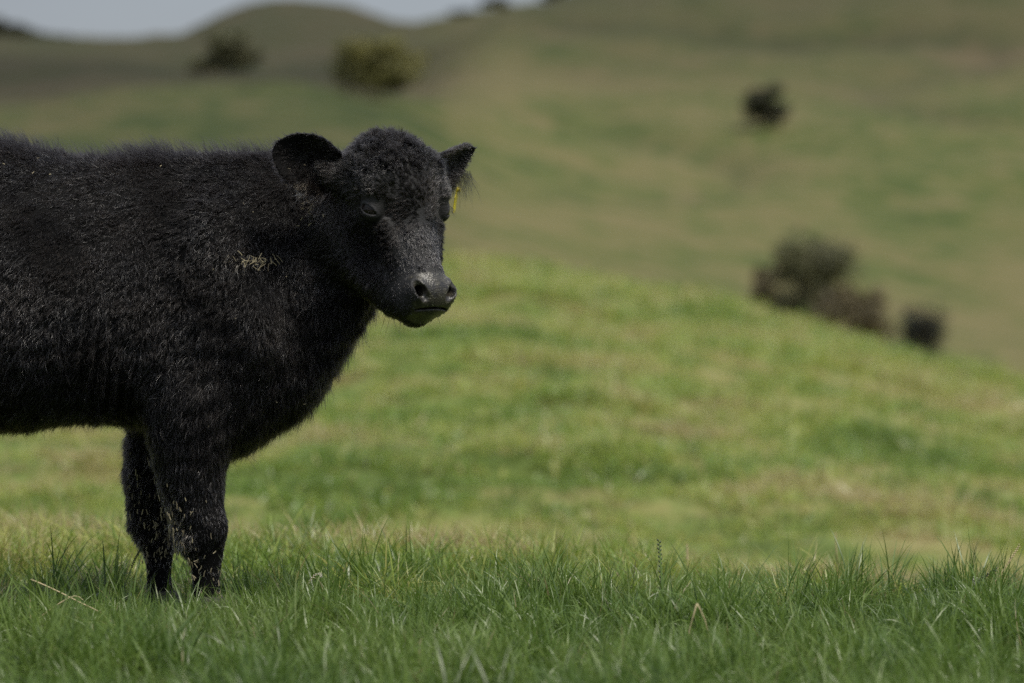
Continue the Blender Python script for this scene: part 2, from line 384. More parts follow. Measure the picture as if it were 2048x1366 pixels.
def make_tree(name, label, cat, px, pyb, dist, wpx, hpx, mat, group=None, trunkf=.28, seed=1, nleaf=2600, lobes=9):
    r = np.random.default_rng(seed)
    y = dist; x = (px - 1024) * dist / FPX; z = float(ground_z(x, y)[0]) - .05
    top = CAMZ + (HZ - (pyb - hpx)) * dist / FPX
    h = (top - z) * 1.06; w = 1.28 * wpx * dist / FPX
    root = link(name, None, loc=(x, y, z)); tag(root, label, cat, group)
    paths, radii = [], []
    nst = 1 if trunkf > .2 else 4
    ends = []
    for s_ in range(nst):
        b0 = np.array([r.uniform(-.08, .08) * w * (nst > 1), r.uniform(-.08, .08) * w * (nst > 1), 0])
        tp = b0 + np.array([r.uniform(-.08, .08) * w * (1 + nst / 2), r.uniform(-.06, .06) * w * (1 + nst / 2), h * .62])
        t = np.linspace(0, 1, 6)[:, None]; pth = b0 * (1-t) + tp * t + np.sin(t * 3) * r.normal(size=3) * .02 * w
        paths.append(pth); radii.append(np.linspace(.035 * h, .012 * h, 6) / (1 + .4 * (nst - 1)))
        for k in range(7 if nst == 1 else 3):
            a = r.uniform(0, 6.28); s0 = pth[r.integers(1, 5)]; e = s0 + np.array([math.cos(a) * w * .36, math.sin(a) * w * .36, h * r.uniform(.12, .3)])
            u = np.linspace(0, 1, 4)[:, None]; q = s0 * (1-u) + e * u; q[:, 2] += .04 * h * np.sin(u[:, 0] * 3.1)
            paths.append(q); radii.append(np.linspace(.012 * h, .004 * h, 4)); ends.append(e)
    v, f = tube_mesh(paths, radii); link('trunk', np_mesh('trunk', v, f), BARK, root)
    zc = h * (trunkf + (1 - trunkf) / 2); hz = h * (1 - trunkf) / 2
    cen = []
    for k in range(lobes):
        a = k * 2.4 + r.uniform(-.5, .5); zf = -.62 + 1.32 * ((k * 7) % lobes) / (lobes - 1) + r.uniform(-.08, .08)
        q = (.26 + .38 * (k % 3) / 2) * math.sqrt(max(.05, 1 - (max(zf, -.1) / .82) ** 2)) + r.uniform(-.10, .10)
        cen.append([math.cos(a) * q * w * .5, math.sin(a) * q * w * .5, zc + zf * hz])
    cen = np.array(cen); rad = r.uniform(.34, .54, lobes) * (1 - .38 * np.clip((cen[:, 2] - zc) / hz, 0, 1))
    li = r.integers(0, lobes, nleaf); d = nrm(r.normal(size=(nleaf, 3))); rr_ = r.uniform(.15, 1.05, nleaf) ** .7
    pos = cen[li] + d * (rad[li] * rr_)[:, None] * np.array([w * .5, w * .5, hz * 1.05]) * np.array([1, 1, 1])
    pos[:, 2] = np.maximum(pos[:, 2], h * trunkf * .5)
    pos += vnoise(pos, w * .3, seed + 5, 2) * w * .035
    sz = w * r.uniform(.030, .058, nleaf) * math.sqrt(2600 / nleaf)
    n_ = nrm(d + r.normal(size=(nleaf, 3)) * .7); e1 = nrm(np.cross(n_, r.normal(size=(nleaf, 3)))); e2 = np.cross(n_, e1)
    V = np.stack([pos - e1 * sz[:, None], pos + e2 * sz[:, None] * .55, pos + e1 * sz[:, None], pos - e2 * sz[:, None] * .55], 1).reshape(-1, 3)
    me = np_mesh('crown', V, np.arange(nleaf * 4).reshape(-1, 4), smooth=False)
    at = me.attributes.new('tone', 'FLOAT', 'POINT')
    tone = np.clip(.5 + .45 * vnoise(pos, w * .5, seed + 9, 2)[:, 0] + r.normal(size=nleaf) * .18, 0, 1)
    at.data.foreach_set('value', np.repeat(tone, 4).astype(np.float32))
    link('crown', me, LM[mat], root)
    return root
make_tree('round_tree', 'round olive green tree on the rim of the green hill above the heifer', 'tree', 748, 208, 176, 158, 128, 'olive', seed=3, nleaf=5000, lobes=16, trunkf=.12)
make_tree('dark_shrub', 'dark blue green clump of scrub at the foot of the domed hill', 'shrub', 458, 172, 318, 110, 108, 'grey', seed=4, trunkf=.12)
make_tree('dark_shrub', 'low grey green scrub left of the dark clump below the dome', 'shrub', 408, 160, 335, 70, 44, 'grey', seed=14, trunkf=.12)
make_tree('hawthorn_bush', 'small lone dark bush high on the open hillside at right', 'bush', 1528, 258, 200, 84, 82, 'dark', seed=5, trunkf=.10, nleaf=3600)
make_tree('willow_bush', 'tallest grey green bush of the clump behind the grassy crest', 'bush', 1616, 640, 98, 162, 204, 'grey', 'bushes behind the crest', seed=6, nleaf=5200, lobes=14, trunkf=.1)
make_tree('willow_bush', 'small brownish bush at the left end of the clump behind the crest', 'bush', 1532, 622, 100, 74, 90, 'brown', 'bushes behind the crest', seed=7, trunkf=.1)
make_tree('willow_bush', 'low brown rounded bush between the tall grey green bush and the next low one', 'bush', 1668, 672, 94, 130, 92, 'brown', 'bushes behind the crest', seed=8, trunkf=.1)
make_tree('willow_bush', 'low brown bush nearest to the black bush', 'bush', 1730, 690, 92, 104, 104, 'brown', 'bushes behind the crest', seed=9, trunkf=.1)
make_tree('gorse_bush', 'dense near black bush standing at the end of the clump', 'bush', 1840, 706, 84, 92, 138, 'black', seed=10, nleaf=6000, lobes=14, trunkf=.06)
make_tree('skyline_tree', 'dark tree on the ridge just right of the domed hill', 'tree', 990, 34, 590, 66, 36, 'dark', 'dark trees on the ridge', seed=11)
make_tree('skyline_tree', 'low wide dark tree on the ridge left of the ridge tree', 'tree', 925, 44, 590, 60, 20, 'dark', 'dark trees on the ridge', seed=12)
make_tree('skyline_tree', 'dark tree at the top edge where the right slope meets the sky', 'tree', 1112, 12, 590, 60, 34, 'dark', 'dark trees on the ridge', seed=13)
make_tree('skyline_tree', 'tall dark tree cut by the left edge of the photo', 'tree', -12, 90, 560, 46, 52, 'dark', seed=15)
# dark hedge on the left skyline
def make_hedge():
    r = np.random.default_rng(21); n = 9000; d = 575.
    x0, x1 = (-420 - 1024) * d / FPX, (140 - 1024) * d / FPX
    xs = r.uniform(x0, x1, n); hgt = 1.2 + 1.6 * np.clip(.5 + vnoise(np.stack([xs, 0*xs, 0*xs], 1), 14, 3, 2)[:, 0], 0, 1)
    hgt *= np.clip((x1 - xs) / 8, .15, 1)
    ys = d + r.normal(size=n) * .9; zs = ground_z(xs, ys) + r.uniform(0, 1, n) ** .7 * hgt
    pos = np.stack([xs, ys, zs], 1); o = np.array([(x0 + x1) / 2, d, float(ground_z((x0+x1)/2, d)[0])])
    sz = r.uniform(.25, .5, n); n_ = nrm(r.normal(size=(n, 3))); e1 = nrm(np.cross(n_, r.normal(size=(n, 3)))); e2 = np.cross(n_, e1)
    V = np.stack([pos - e1 * sz[:, None], pos + e2 * sz[:, None] * .6, pos + e1 * sz[:, None], pos - e2 * sz[:, None] * .6], 1).reshape(-1, 3) - o
    me = np_mesh('hedge', V, np.arange(n * 4).reshape(-1, 4), smooth=False)
    at = me.attributes.new('tone', 'FLOAT', 'POINT'); at.data.foreach_set('value', np.repeat(r.uniform(0, 1, n), 4).astype(np.float32))
    tag(link('hedge', me, LM['dark'], loc=o), 'long dark hedge along the far left skyline', 'hedge')
make_hedge()

# ---------------------------------------------------------------- grass
def grass_material(name, shade_tone):
    m, t = nodes(name); l = t.links.new
    out = N(t, 'ShaderNodeOutputMaterial')
    oi = N(t, 'ShaderNodeObjectInfo'); tn = N(t, 'ShaderNodeAttribute', attribute_name='tone'); hg = N(t, 'ShaderNodeAttribute', attribute_name='along')
    geo = N(t, 'ShaderNodeNewGeometry'); nz_ = N(t, 'ShaderNodeTexNoise', Scale=.8 if shade_tone else .55, Detail=4.); l(geo.outputs['Position'], nz_.inputs['Vector'])
    ad = N(t, 'ShaderNodeMath', operation='MULTIPLY_ADD'); l(oi.outputs['Random'], ad.inputs[0]); ad.inputs[1].default_value = .35 if shade_tone else .75; l(tn.outputs['Fac'], ad.inputs[2])
    a2 = N(t, 'ShaderNodeMath', operation='MULTIPLY_ADD'); l(nz_.outputs['Fac'], a2.inputs[0]); a2.inputs[1].default_value = 1.5 if shade_tone else 3.5; l(ad.outputs[0], a2.inputs[2])
    a3 = N(t, 'ShaderNodeMath', operation='SUBTRACT'); l(a2.outputs[0], a3.inputs[0]); a3.inputs[1].default_value = .88 if shade_tone else (1.70 if 'bright' in name else 1.86)
    r = N(t, 'ShaderNodeValToRGB'); l(a3.outputs[0], r.inputs['Fac']); e = r.color_ramp.elements
    if shade_tone:
        e[0].position = 0; e[0].color = (.050, .095, .018, 1); e[1].position = 1; e[1].color = (.26, .23, .11, 1)
        for p_, c_ in ((.3, (.104, .176, .030, 1)), (.62, (.170, .246, .050, 1)), (.86, (.15, .185, .070, 1))): q = e.new(p_); q.color = c_
    else:  # paler palette with sunshine painted into the blades
        e[0].position = 0; e[0].color = (.115, .175, .026, 1); e[1].position = 1; e[1].color = (.36, .31, .14, 1)
        for p_, c_ in ((.3, (.16, .26, .040, 1)), (.6, (.28, .34, .060, 1)), (.8, (.37, .38, .10, 1))): q = e.new(p_); q.color = c_
    b = N(t, 'ShaderNodeBsdfPrincipled', Roughness=.36); b.inputs['Specular IOR Level'].default_value = .5
    tr = N(t, 'ShaderNodeBsdfTranslucent')
    dk = N(t, 'ShaderNodeMix', data_type='RGBA', blend_type='MULTIPLY'); dk.inputs['Factor'].default_value = 1.0
    rb = N(t, 'ShaderNodeValToRGB'); l(hg.outputs['Fac'], rb.inputs['Fac'])       # pale sheath at the base, blade above
    rb.color_ramp.elements[0].color = (1.25, 1.05, .9, 1); rb.color_ramp.elements[0].position = 0; rb.color_ramp.elements[1].color = (1, 1, 1, 1); rb.color_ramp.elements[1].position = .25
    l(r.outputs['Color'], dk.inputs['A']); l(rb.outputs['Color'], dk.inputs['B'])
    l(dk.outputs['Result'], b.inputs['Base Color']); l(dk.outputs['Result'], tr.inputs['Color'])
    mx_ = N(t, 'ShaderNodeMixShader', Fac=.42); l(b.outputs[0], mx_.inputs[1]); l(tr.outputs[0], mx_.inputs[2]); l(mx_.outputs[0], out.inputs['Surface'])
    return m

def tuft_mesh(seed, nb, spread, hmin, hmax, wid, seg=5, lean=(-.25, -.05)):
    r = np.random.default_rng(seed)
    L_ = r.uniform(hmin, hmax, nb) * r.choice([1, 1, 1, .6, 1.15], nb); a = r.uniform(0, 6.28, nb); b0 = r.uniform(0, 1, nb) ** .5 * spread
    a0 = r.uniform(0, 6.28, nb); base = np.stack([np.cos(a0) * b0, np.sin(a0) * b0, np.full(nb, -.01)], 1)
    bend = r.uniform(.25, 1.45, nb) ** 1.15
    hd = np.stack([np.cos(a) + lean[0] * 1.6, np.sin(a) + lean[1] * 1.6, 0 * a], 1); hd = nrm(hd)
    t = np.linspace(0, 1, seg + 1)
    ang = bend[:, None] * (.25 + 1.15 * t[None, :] ** 1.3)           # angle from vertical grows along the blade
    ds = L_[:, None] / seg
    hx = np.cumsum(np.sin(ang) * ds, 1) - np.sin(ang[:, :1]) * ds; vz = np.cumsum(np.cos(ang) * ds, 1) - np.cos(ang[:, :1]) * ds
    cen = base[:, None, :] + hx[..., None] * hd[:, None, :]; cen[..., 2] += vz
    side = np.stack([-hd[:, 1], hd[:, 0], 0 * a], 1); tw = r.uniform(-1.2, 1.2, nb)
    tang = nrm(np.gradient(cen, axis=1))
    s1 = nrm(np.cross(tang, np.cross(side, hd)[:, None, :] * 0 + np.array([0, 0, 1.]) + .001))
    s2 = np.cross(tang, s1); tww = tw[:, None, None] * (1 - .4 * t[None, :, None])
    sv = s1 * np.cos(tww) + s2 * np.sin(tww)
    w = wid * r.uniform(.6, 1.2, nb)[:, None] * (1 - t[None, :] ** 2.2) ** .8 * (.75 + .5 * np.sin(t[None, :] * 2.2)) * .5
    Lf = cen - sv * w[..., None]; Rt = cen + sv * w[..., None]
    V = np.stack([Lf, Rt], 2).reshape(nb, -1, 3)
    k = (seg + 1) * 2
    F = []
    for i in range(seg): F.append([2*i, 2*i+1, 2*i+3, 2*i+2])
    F = np.array(F); FF = (F[None] + (np.arange(nb) * k)[:, None, None]).reshape(-1, 4)
    me = np_mesh('grass_tuft', V.reshape(-1, 3), FF)
    tone = np.clip(r.normal(.30, .10, nb) + (r.uniform(0, 1, nb) < .045) * r.uniform(.3, .7, nb), 0, 1.2)
    at = me.attributes.new('tone', 'FLOAT', 'POINT'); at.data.foreach_set('value', np.repeat(tone, k).astype(np.float32))
    at = me.attributes.new('along', 'FLOAT', 'POINT'); at.data.foreach_set('value', np.tile(np.repeat(t, 2), nb).astype(np.float32))
    return me

def scatter(name, label, pts, rotz, tilt, scale, idx, meshes, mat):
    col = bpy.data.collections.new(name + '_sources')
    for k, me in enumerate(meshes):
        me.materials.clear(); me.materials.append(mat); o = bpy.data.objects.new('grass_tuft_%02d' % k, me); col.objects.link(o)
    me = bpy.data.meshes.new(name); me.vertices.add(len(pts)); me.vertices.foreach_set('co', np.asarray(pts, np.float32).ravel())
    for nm, typ, av, key in (('rot', 'FLOAT_VECTOR', np.stack([tilt[:, 0], tilt[:, 1], rotz], 1), 'vector'), ('scl', 'FLOAT_VECTOR', scale, 'vector'), ('pick', 'INT', idx, 'value')):
        at = me.attributes.new(nm, typ, 'POINT'); at.data.foreach_set(key, np.ascontiguousarray(av, np.int32 if typ == 'INT' else np.float32).ravel())
    o = link(name, me); tag(o, label, kind='stuff')
    ng = bpy.data.node_groups.new(name, 'GeometryNodeTree')
    ng.interface.new_socket('Geometry', in_out='INPUT', socket_type='NodeSocketGeometry'); ng.interface.new_socket('Geometry', in_out='OUTPUT', socket_type='NodeSocketGeometry')
    gi = ng.nodes.new('NodeGroupInput'); go = ng.nodes.new('NodeGroupOutput')
    ci = ng.nodes.new('GeometryNodeCollectionInfo'); ci.inputs['Collection'].default_value = col; ci.inputs['Separate Children'].default_value = True; ci.inputs['Reset Children'].default_value = True
    ip = ng.nodes.new('GeometryNodeInstanceOnPoints'); ip.inputs['Pick Instance'].default_value = True
    def attr(nm, dt):
        n = ng.nodes.new('GeometryNodeInputNamedAttribute'); n.data_type = dt; n.inputs['Name'].default_value = nm; return n.outputs['Attribute']
    K = ng.links.new
    K(gi.outputs[0], ip.inputs['Points']); K(ci.outputs[0], ip.inputs['Instance']); K(attr('pick', 'INT'), ip.inputs['Instance Index'])
    K(attr('rot', 'FLOAT_VECTOR'), ip.inputs['Rotation']); K(attr('scl', 'FLOAT_VECTOR'), ip.inputs['Scale']); K(ip.outputs[0], go.inputs[0])
    md = o.modifiers.new('scatter', 'NODES'); md.node_group = ng
    return o

GM_NEAR = grass_material('lush_grass_blades', True); GM_MID = grass_material('bright_sun_tint_blades', False); GM_FAR = grass_material('meadow_sun_tint_blades', False)  # mid and far blades carry sunlit brightness in their colour
def field(d0, d1, dens, margin, seed):
    r = np.random.default_rng(seed); n = int(dens * (d1 - d0) * (2 * (.137 * d1 + margin)))
    y = r.uniform(d0, d1, n); x = r.uniform(-1, 1, n) * (.137 * d1 + margin)
    k = np.abs(x) < .137 * y + margin; x, y = x[k], y[k]
    return x, y, r
# near turf
x, y, r = field(6.2, 13.2, 210, .7, 31)
pn = vnoise(np.stack([x, y, 0*x], 1), .55, 41, 2)
pts = np.stack([x, y, ground_z(x, y)], 1)
sc = .66 + .36 * pn[:, 0] + r.uniform(-.15, .2, len(x)); sc = np.clip(sc, .45, 1.35)
sc *= 1 - .34 * np.clip((y - 9.7) / 1.0, 0, 1) * np.clip(.35 + x / .9, 0, 1)
# trodden shorter round the hooves
for hx, hy in ((P(414, 1230, -.13)[0], 9.27), (P(320, 1220, .13)[0], 9.53)):
    dd = np.hypot(x - hx, (y - hy) * .8); sc *= np.clip(.6 + dd / .14 * .4, .75, 1)
near_meshes = [tuft_mesh(100 + k, 62, .062, .075, .165, .0042) for k in range(9)] + [tuft_mesh(120 + k, 34, .045, .13, .235, .0036, lean=(-.1 + .25 * k, 0)) for k in range(3)]
rot = r.normal(0, .9, len(x)); til = np.stack([pn[:, 1] * .32, pn[:, 2] * .36 - .06], 1); ix = r.integers(0, 12, len(x))
back = r.uniform(0, 1, len(x)) < np.clip((y - 9.3 + .5 * pn[:, 1]) / 1.2, 0, 1) * .95
scatter('foreground_grass', 'tall rich green grass across the foreground', pts[~back], rot[~back], til[~back], np.stack([sc, sc, sc], 1)[~back], ix[~back], near_meshes, GM_NEAR)
til2 = til + r.normal(0, .22, til.shape)
scatter('sun_tinted_grass', 'grass tinted a lighter, sunlit yellow green on the far rim of the foreground', pts[back], rot[back], til2[back], np.stack([sc * 1.15, sc * 1.15, sc * .78], 1)[back], ix[back], [m_.copy() for m_ in near_meshes], GM_MID)
# meadow beyond the foreground rise
x, y, r = field(13.0, 64, 1, 2.5, 32)
n = 17000; r = np.random.default_rng(33)
y = 11.6 + 53 * r.uniform(0, 1, n) ** 1.4; x = r.uniform(-1, 1, n) * (.137 * y + 2.0)
g = ground_z(x, y); pn = vnoise(np.stack([x, y, 0*x], 1), 1.4, 43, 2)
keep = (pn[:, 0] > -.35) | (r.uniform(0, 1, n) < .5); x, y, g, pn = x[keep], y[keep], g[keep], pn[keep]; n = len(x)
s_ = (.44 + .3 * pn[:, 0] + r.uniform(-.1, .3, n)); sw = 1.0 + y / 22
meadow_meshes = [tuft_mesh(200 + k, 40, .13, .08, .17, .008, seg=3) for k in range(8)]
scatter('meadow_grass', 'tussocky grass, tinted sun bright, on the slope behind the heifer', np.stack([x, y, g], 1), r.normal(0, 1.2, n), r.normal(0, .1, (n, 2)),
        np.stack([s_ * sw, s_ * sw, s_ * (.8 + y / 60)], 1), r.integers(0, 8, n), meadow_meshes, GM_FAR)
# ---------------------------------------------------------------- the heifer
U = 9.4 / FPX                                   # metres per photo pixel at the heifer
YB = 9.4
TX = [-545, -520, -470, -400, -250, -100, 0, 60, 150, 250, 310, 400, 480, 560, 640, 700, 765]
TT = [430, 380, 330, 305, 292, 292, 292, 300, 316, 318, 312, 312, 312, 312, 304, 306, 340]
TB = [560, 620, 700, 790, 830, 855, 862, 860, 845, 850, 868, 934, 916, 864, 794, 692, 598]
TW = [.05, .10, .15, .20, .245, .26, .26, .255, .24, .225, .22, .215, .20, .16, .12, .088, .07]
TY = [0, 0, 0, 0, 0, 0, 0, 0, 0, 0, 0, -.005, -.01, -.02, -.04, -.06, -.08]
YAW, PIT = math.radians(40), math.radians(71)
hf = np.array([math.sin(YAW), -math.cos(YAW), 0]); zz = np.array([0, 0, 1.])
Hf = hf * math.cos(PIT) - zz * math.sin(PIT)     # towards the muzzle
Hu = hf * math.sin(PIT) + zz * math.cos(PIT)     # out of the forehead
Hs = np.array([math.cos(YAW), math.sin(YAW), 0]) # towards the animal's left
HO = P(844, 420, -.25)
HS = 1.07                                        # head scale
HR = np.stack([Hf, Hu, Hs])                      # world -> head rows
def Hl(a, b, c): return HO + HS * (a * Hf + b * Hu + c * Hs)

def ear_frame(root, tip, normal):
    l = nrm(tip - root); n = nrm(normal - l * (normal @ l)); w = np.cross(n, l)
    return np.stack([l, w, n]), (root + tip) / 2, np.linalg.norm(tip - root) / 2
EARS = []
for root, tip, nn, wd in ((Hl(-.112, -.115, -.10), P(551, 296, -.26), np.array([.25, -1, -.05]), .075),
                          (Hl(-.115, -.10, .09), P(955, 302, .06), np.array([.85, -.4, -.35]), .058)):
    R, c, hl = ear_frame(root, tip, nn); EARS.append((R, c, hl, wd, root, tip))

EYC = np.array([-.018, -.056, .096])
_e3 = nrm(np.array([.05, .42, .9])); _e1 = nrm(np.array([.72, .62, -.30])); _e1 = nrm(_e1 - _e3 * (_e1 @ _e3))
EYR = np.stack([_e1, np.cross(_e3, _e1), _e3])   # eye corner line, lid direction, outwards

def eye_lens(e): return np.maximum(np.hypot(e[:, 0], e[:, 1] + .0225), np.hypot(e[:, 0], e[:, 1] - .0235)) - .0310

def torso(p):
    px = (p[:, 0]) / U + 1024
    top = CAMZ + (HZ - spl(px, TX, TT)) * U - .004; bot = CAMZ + (HZ - spl(px, TX, TB)) * U + .014
    w = spl(px, TX, TW); yc = YB + spl(px, TX, TY)
    zc = (top + bot) / 2; h = (top - bot) / 2
    vz = (p[:, 2] - zc) / h
    ww = w * (1 - .16 * np.clip(vz, -1, 1) - .10 * np.clip(-vz - .5, 0, 1))
    y = np.abs(p[:, 1] - yc) / ww; z = np.abs(vz)
    e = 2.35
    r = (y ** e + z ** e) ** (1 / e)
    g = np.sqrt((y ** (e-1) / ww) ** 2 + (z ** (e-1) / h) ** 2) / np.maximum(r, 1e-3) ** (e-1)
    d = (r - 1) / np.maximum(g, 1.0)
    ex = np.maximum((TX[0] - px) * U, (px - TX[-1]) * U)
    return smax(d, ex, .03)

def rel(px, py, dy): return P(px, py, dy)
def body_sdf(p, head=True):
    f = torso(p)
    # fore quarter muscles
    f = smin(f, ell(p, P(430, 560, -.155), (.115, .075, .20)), .04)
    f = smin(f, ell(p, P(505, 650, -.165), (.080, .07, .12)), .03)
    f = smin(f, ell(p, P(375, 800, -.145), (.10, .072, .13)), .035)
    f = smin(f, ell(p, P(430, 560, .155), (.115, .075, .20)), .05)
    f = smin(f, ell(p, P(40, 620, -.10), (.38, .165, .25)), .06)
    ppx = p[:, 0] * FPX / p[:, 1] + 1024; ppy = HZ - (p[:, 2] - CAMZ) * FPX / p[:, 1]     # skin folds behind the shoulder
    f = f + .0085 * np.sin((ppx + .10 * (ppy - 700)) * 2 * math.pi / 27) * np.exp(-.5 * (((ppx - 205) / 38) ** 2 + ((ppy - 740) / 95) ** 2)) * (p[:, 1] < 9.35)
    f = smax(f, -cone(p, P(262, 690, -.285), P(292, 850, -.27), .030, .034), .05)       # hollow behind the elbow
    f = smax(f, -cone(p, P(570, 470, -.235), P(628, 730, -.19), .026, .034), .06)       # hollow before the shoulder
    # near fore leg
    def leg(f, pts, k=.05):
        A = np.array([a for a, _ in pts]); rr = np.array([b for _, b in pts])
        lo = (A - rr[:, None]).min(0) - .12; hi = (A + rr[:, None]).max(0) + .12
        mk = np.all((p > lo) & (p < hi), axis=1)
        if not mk.any(): return f
        pm = p[mk]; u = np.arange(len(A)); t = np.linspace(0, len(A) - 1, 4 * (len(A) - 1) + 1)
        B = np.stack([spl(t, u, A[:, i]) for i in range(3)], 1); R = spl(t, u, rr)
        g = np.full(len(pm), 1.)
        for i in range(len(B) - 1): g = np.minimum(g, cone(pm, B[i], B[i+1], R[i], R[i+1]))
        f[mk] = smin(f[mk], g, k)
        return f
    f = leg(f, [(P(380, 800, -.12), .095), (P(380, 900, -.125), .088), (P(386, 975, -.125), .074), (P(398, 1040, -.13), .061), (P(402, 1072, -.13), .058),
                (P(411, 1108, -.13), .042), (P(412, 1160, -.13), .033), (P(414, 1200, -.13), .034), (P(419, 1222, -.14), .037)])
    f = smin(f, ell(p, P(424, 1055, -.15), (.036, .036, .045)), .02)
    # far fore leg, a little behind
    f = leg(f, [(P(345, 800, .12), .10), (P(312, 900, .13), .070), (P(303, 975, .13), .062), (P(304, 1045, .13), .053),
                (P(318, 1095, .13), .038), (P(318, 1150, .13), .030), (P(320, 1185, .13), .033), (P(325, 1204, .12), .036)])
    # hind legs (left of the frame)
    for sy in (-1, 1):
        y = .13 * sy; k = 0 if sy < 0 else -70
        f = leg(f, [(P(-420, 560, y), .14), (P(-360 + k * .4, 760, y), .12), (P(-430 + k, 890, y), .065), (P(-480 + k, 985, y), .043),
                    (P(-455 + k, 1080, y), .034), (P(-440 + k, 1165, y), .031), (P(-432 + k, 1200 - 8 * sy, y), .036)], .04)
    f = leg(f, [(P(-520, 380, 0), .035), (P(-565, 470, 0), .026), (P(-570, 800, 0), .016)], .04)
    if not head: return f
    hm = np.linalg.norm(p - HO, axis=1) < .62
    q = (p[hm] - HO) @ HR.T / HS                       # head coordinates
    ac = np.abs(q[:, 2]); q = np.stack([q[:, 0], q[:, 1], ac], 1)          # symmetric: one side is enough
    g = ell(q, (-.085, -.105, 0), (.125, .112, .108))
    g = smin(g, ell(q, (-.108, -.09, .036), (.052, .075, .074)), .05)
    g = smin(g, cone(q, (-.03, -.082, 0), (.12, -.060, 0), .078, .053), .035)
    g = smin(g, cone(q, (-.03, -.222, .064), (.165, -.118, .022), .076, .046), .04)
    g = smin(g, ell(q, (-.01, -.175, .070), (.095, .095, .048)), .03)
    g = smin(g, ell(q, (-.062, -.044, .092), (.044, .030, .026)), .03)
    g = smax(g, -ell(q, (.060, -.105, .100), (.055, .032, .024)), .03)
    g = smax(g, -ell(q, (.070, -.078, .092), (.055, .028, .022)), .022)
    g = smin(g, cone(q, (.02, -.055, .070), (.12, -.066, .036), .020, .024), .016)
    g = smin(g, ell(q, (.176, -.056, 0), (.058, .056, .062)), .028)
    g = smin(g, ell(q, (.145, -.095, 0), (.070, .045, .058)), .03)
    g = smin(g, ell(q, (.208, -.090, 0), (.032, .042, .044)), .010)
    g = smin(g, ell(q, (.186, -.062, .040), (.036, .044, .026)), .02)
    # nostrils
    g = smin(g, ell(q, (.180, -.024, .042), (.026, .022, .021)), .014)
    g = smax(g, -cone(q, (.166, -.010, .055), (.203, -.008, .034), .0085, .0110), .004)
    g = smax(g, -cone(q, (.186, -.012, .043), (.170, -.055, .034), .0125, .010), .005)
    # eye: tear groove, bulging lids with an almond opening
    g = smax(g, -cone(q, (.010, -.034, .099), (.050, -.044, .088), .010, .005), .012)
    e = (q - EYC) @ EYR.T
    g = smin(g, np.linalg.norm(e, axis=1) - .0268, .010)
    lens = eye_lens(e)
    g = smax(g, -np.maximum(lens, .006 - e[:, 2]), .003)
    # mouth line
    pl = (q - np.array([.219, -.030, 0])) @ nrm(np.array([.87, -.5, 0.])) - 3.5 * ac ** 2
    slit = np.maximum(np.abs(pl) - .0018, np.maximum(-q[:, 0] + .185, ac - .045))
    g = smax(g, -slit, .006)
    g = g * HS
    pw = p[hm]
    for R, c, hl, wd, root, tip in EARS:
        e = (pw - c) @ R.T
        bend = e.copy(); bend[:, 2] -= .62 * (e[:, 1] ** 2) / wd - .012
        t = np.clip(e[:, 0] / hl, -1, 1)
        wloc = wd * ((.88 + .08 * t - .22 * t * t) if wd > .06 else (.86 - .16 * t - .34 * t * t))
        ee = np.stack([bend[:, 0] / (hl * 1.02), bend[:, 1] / wloc * 1.0, bend[:, 2] / .011], 1)
        # leaf plate: distance to a curved disc
        rad = np.sqrt(np.abs(ee[:, 0]) ** 2.6 + np.abs(ee[:, 1]) ** 2)
        lf = np.maximum((rad - 1) * wd * .8, np.abs(bend[:, 2]) - .0045)
        g = smin(g, cone(pw, root - R[0] * .02, root + R[0] * .055, .040, .022), .03)
        g = smin(g, lf, .012)
    fh = f[hm]
    fh = smin(fh, g, .035)
    f[hm] = fh
    return f

HB = ((-.68, 8.72, .66), (.06, 9.75, 1.24))       # box meshed finely: head and ears
v1, q1 = isosurface(lambda p: body_sdf(p), (-2.05, 8.70, -.03), (.09, 9.82, 1.28), .0065)
v2, q2 = isosurface(lambda p: body_sdf(p), *HB, .0032)
def inbox(c, m=0): return np.all((c > np.array(HB[0]) + m) & (c < np.array(HB[1]) - m), axis=1)
HBm = .015
k1 = ~inbox(v1[q1].mean(1), HBm + .002); k2 = inbox(v2[q2].mean(1), HBm - .002)
def compact(v, q):
    u, inv = np.unique(q, return_inverse=True)
    return v[u], inv.reshape(q.shape)
v1, q1 = compact(v1, q1[k1]); v2, q2 = compact(v2, q2[k2])
CV = np.concatenate([v1, v2]); CQ = np.concatenate([q1, q2 + len(v1)])
cow_me = np_mesh('heifer_body', CV, CQ)
print('cow verts', len(CV))
# ---------------------------------------------------------------- fur
tris = np.concatenate([CQ[:, [0, 1, 2]], CQ[:, [0, 2, 3]]])
vn = np.zeros_like(CV); fn_ = np.cross(CV[tris[:, 1]] - CV[tris[:, 0]], CV[tris[:, 2]] - CV[tris[:, 0]])
for k in range(3): np.add.at(vn, tris[:, k], fn_)
vn = nrm(vn)
area = np.linalg.norm(fn_, axis=1) / 2; tc_ = CV[tris].mean(1); tn_ = nrm(fn_)

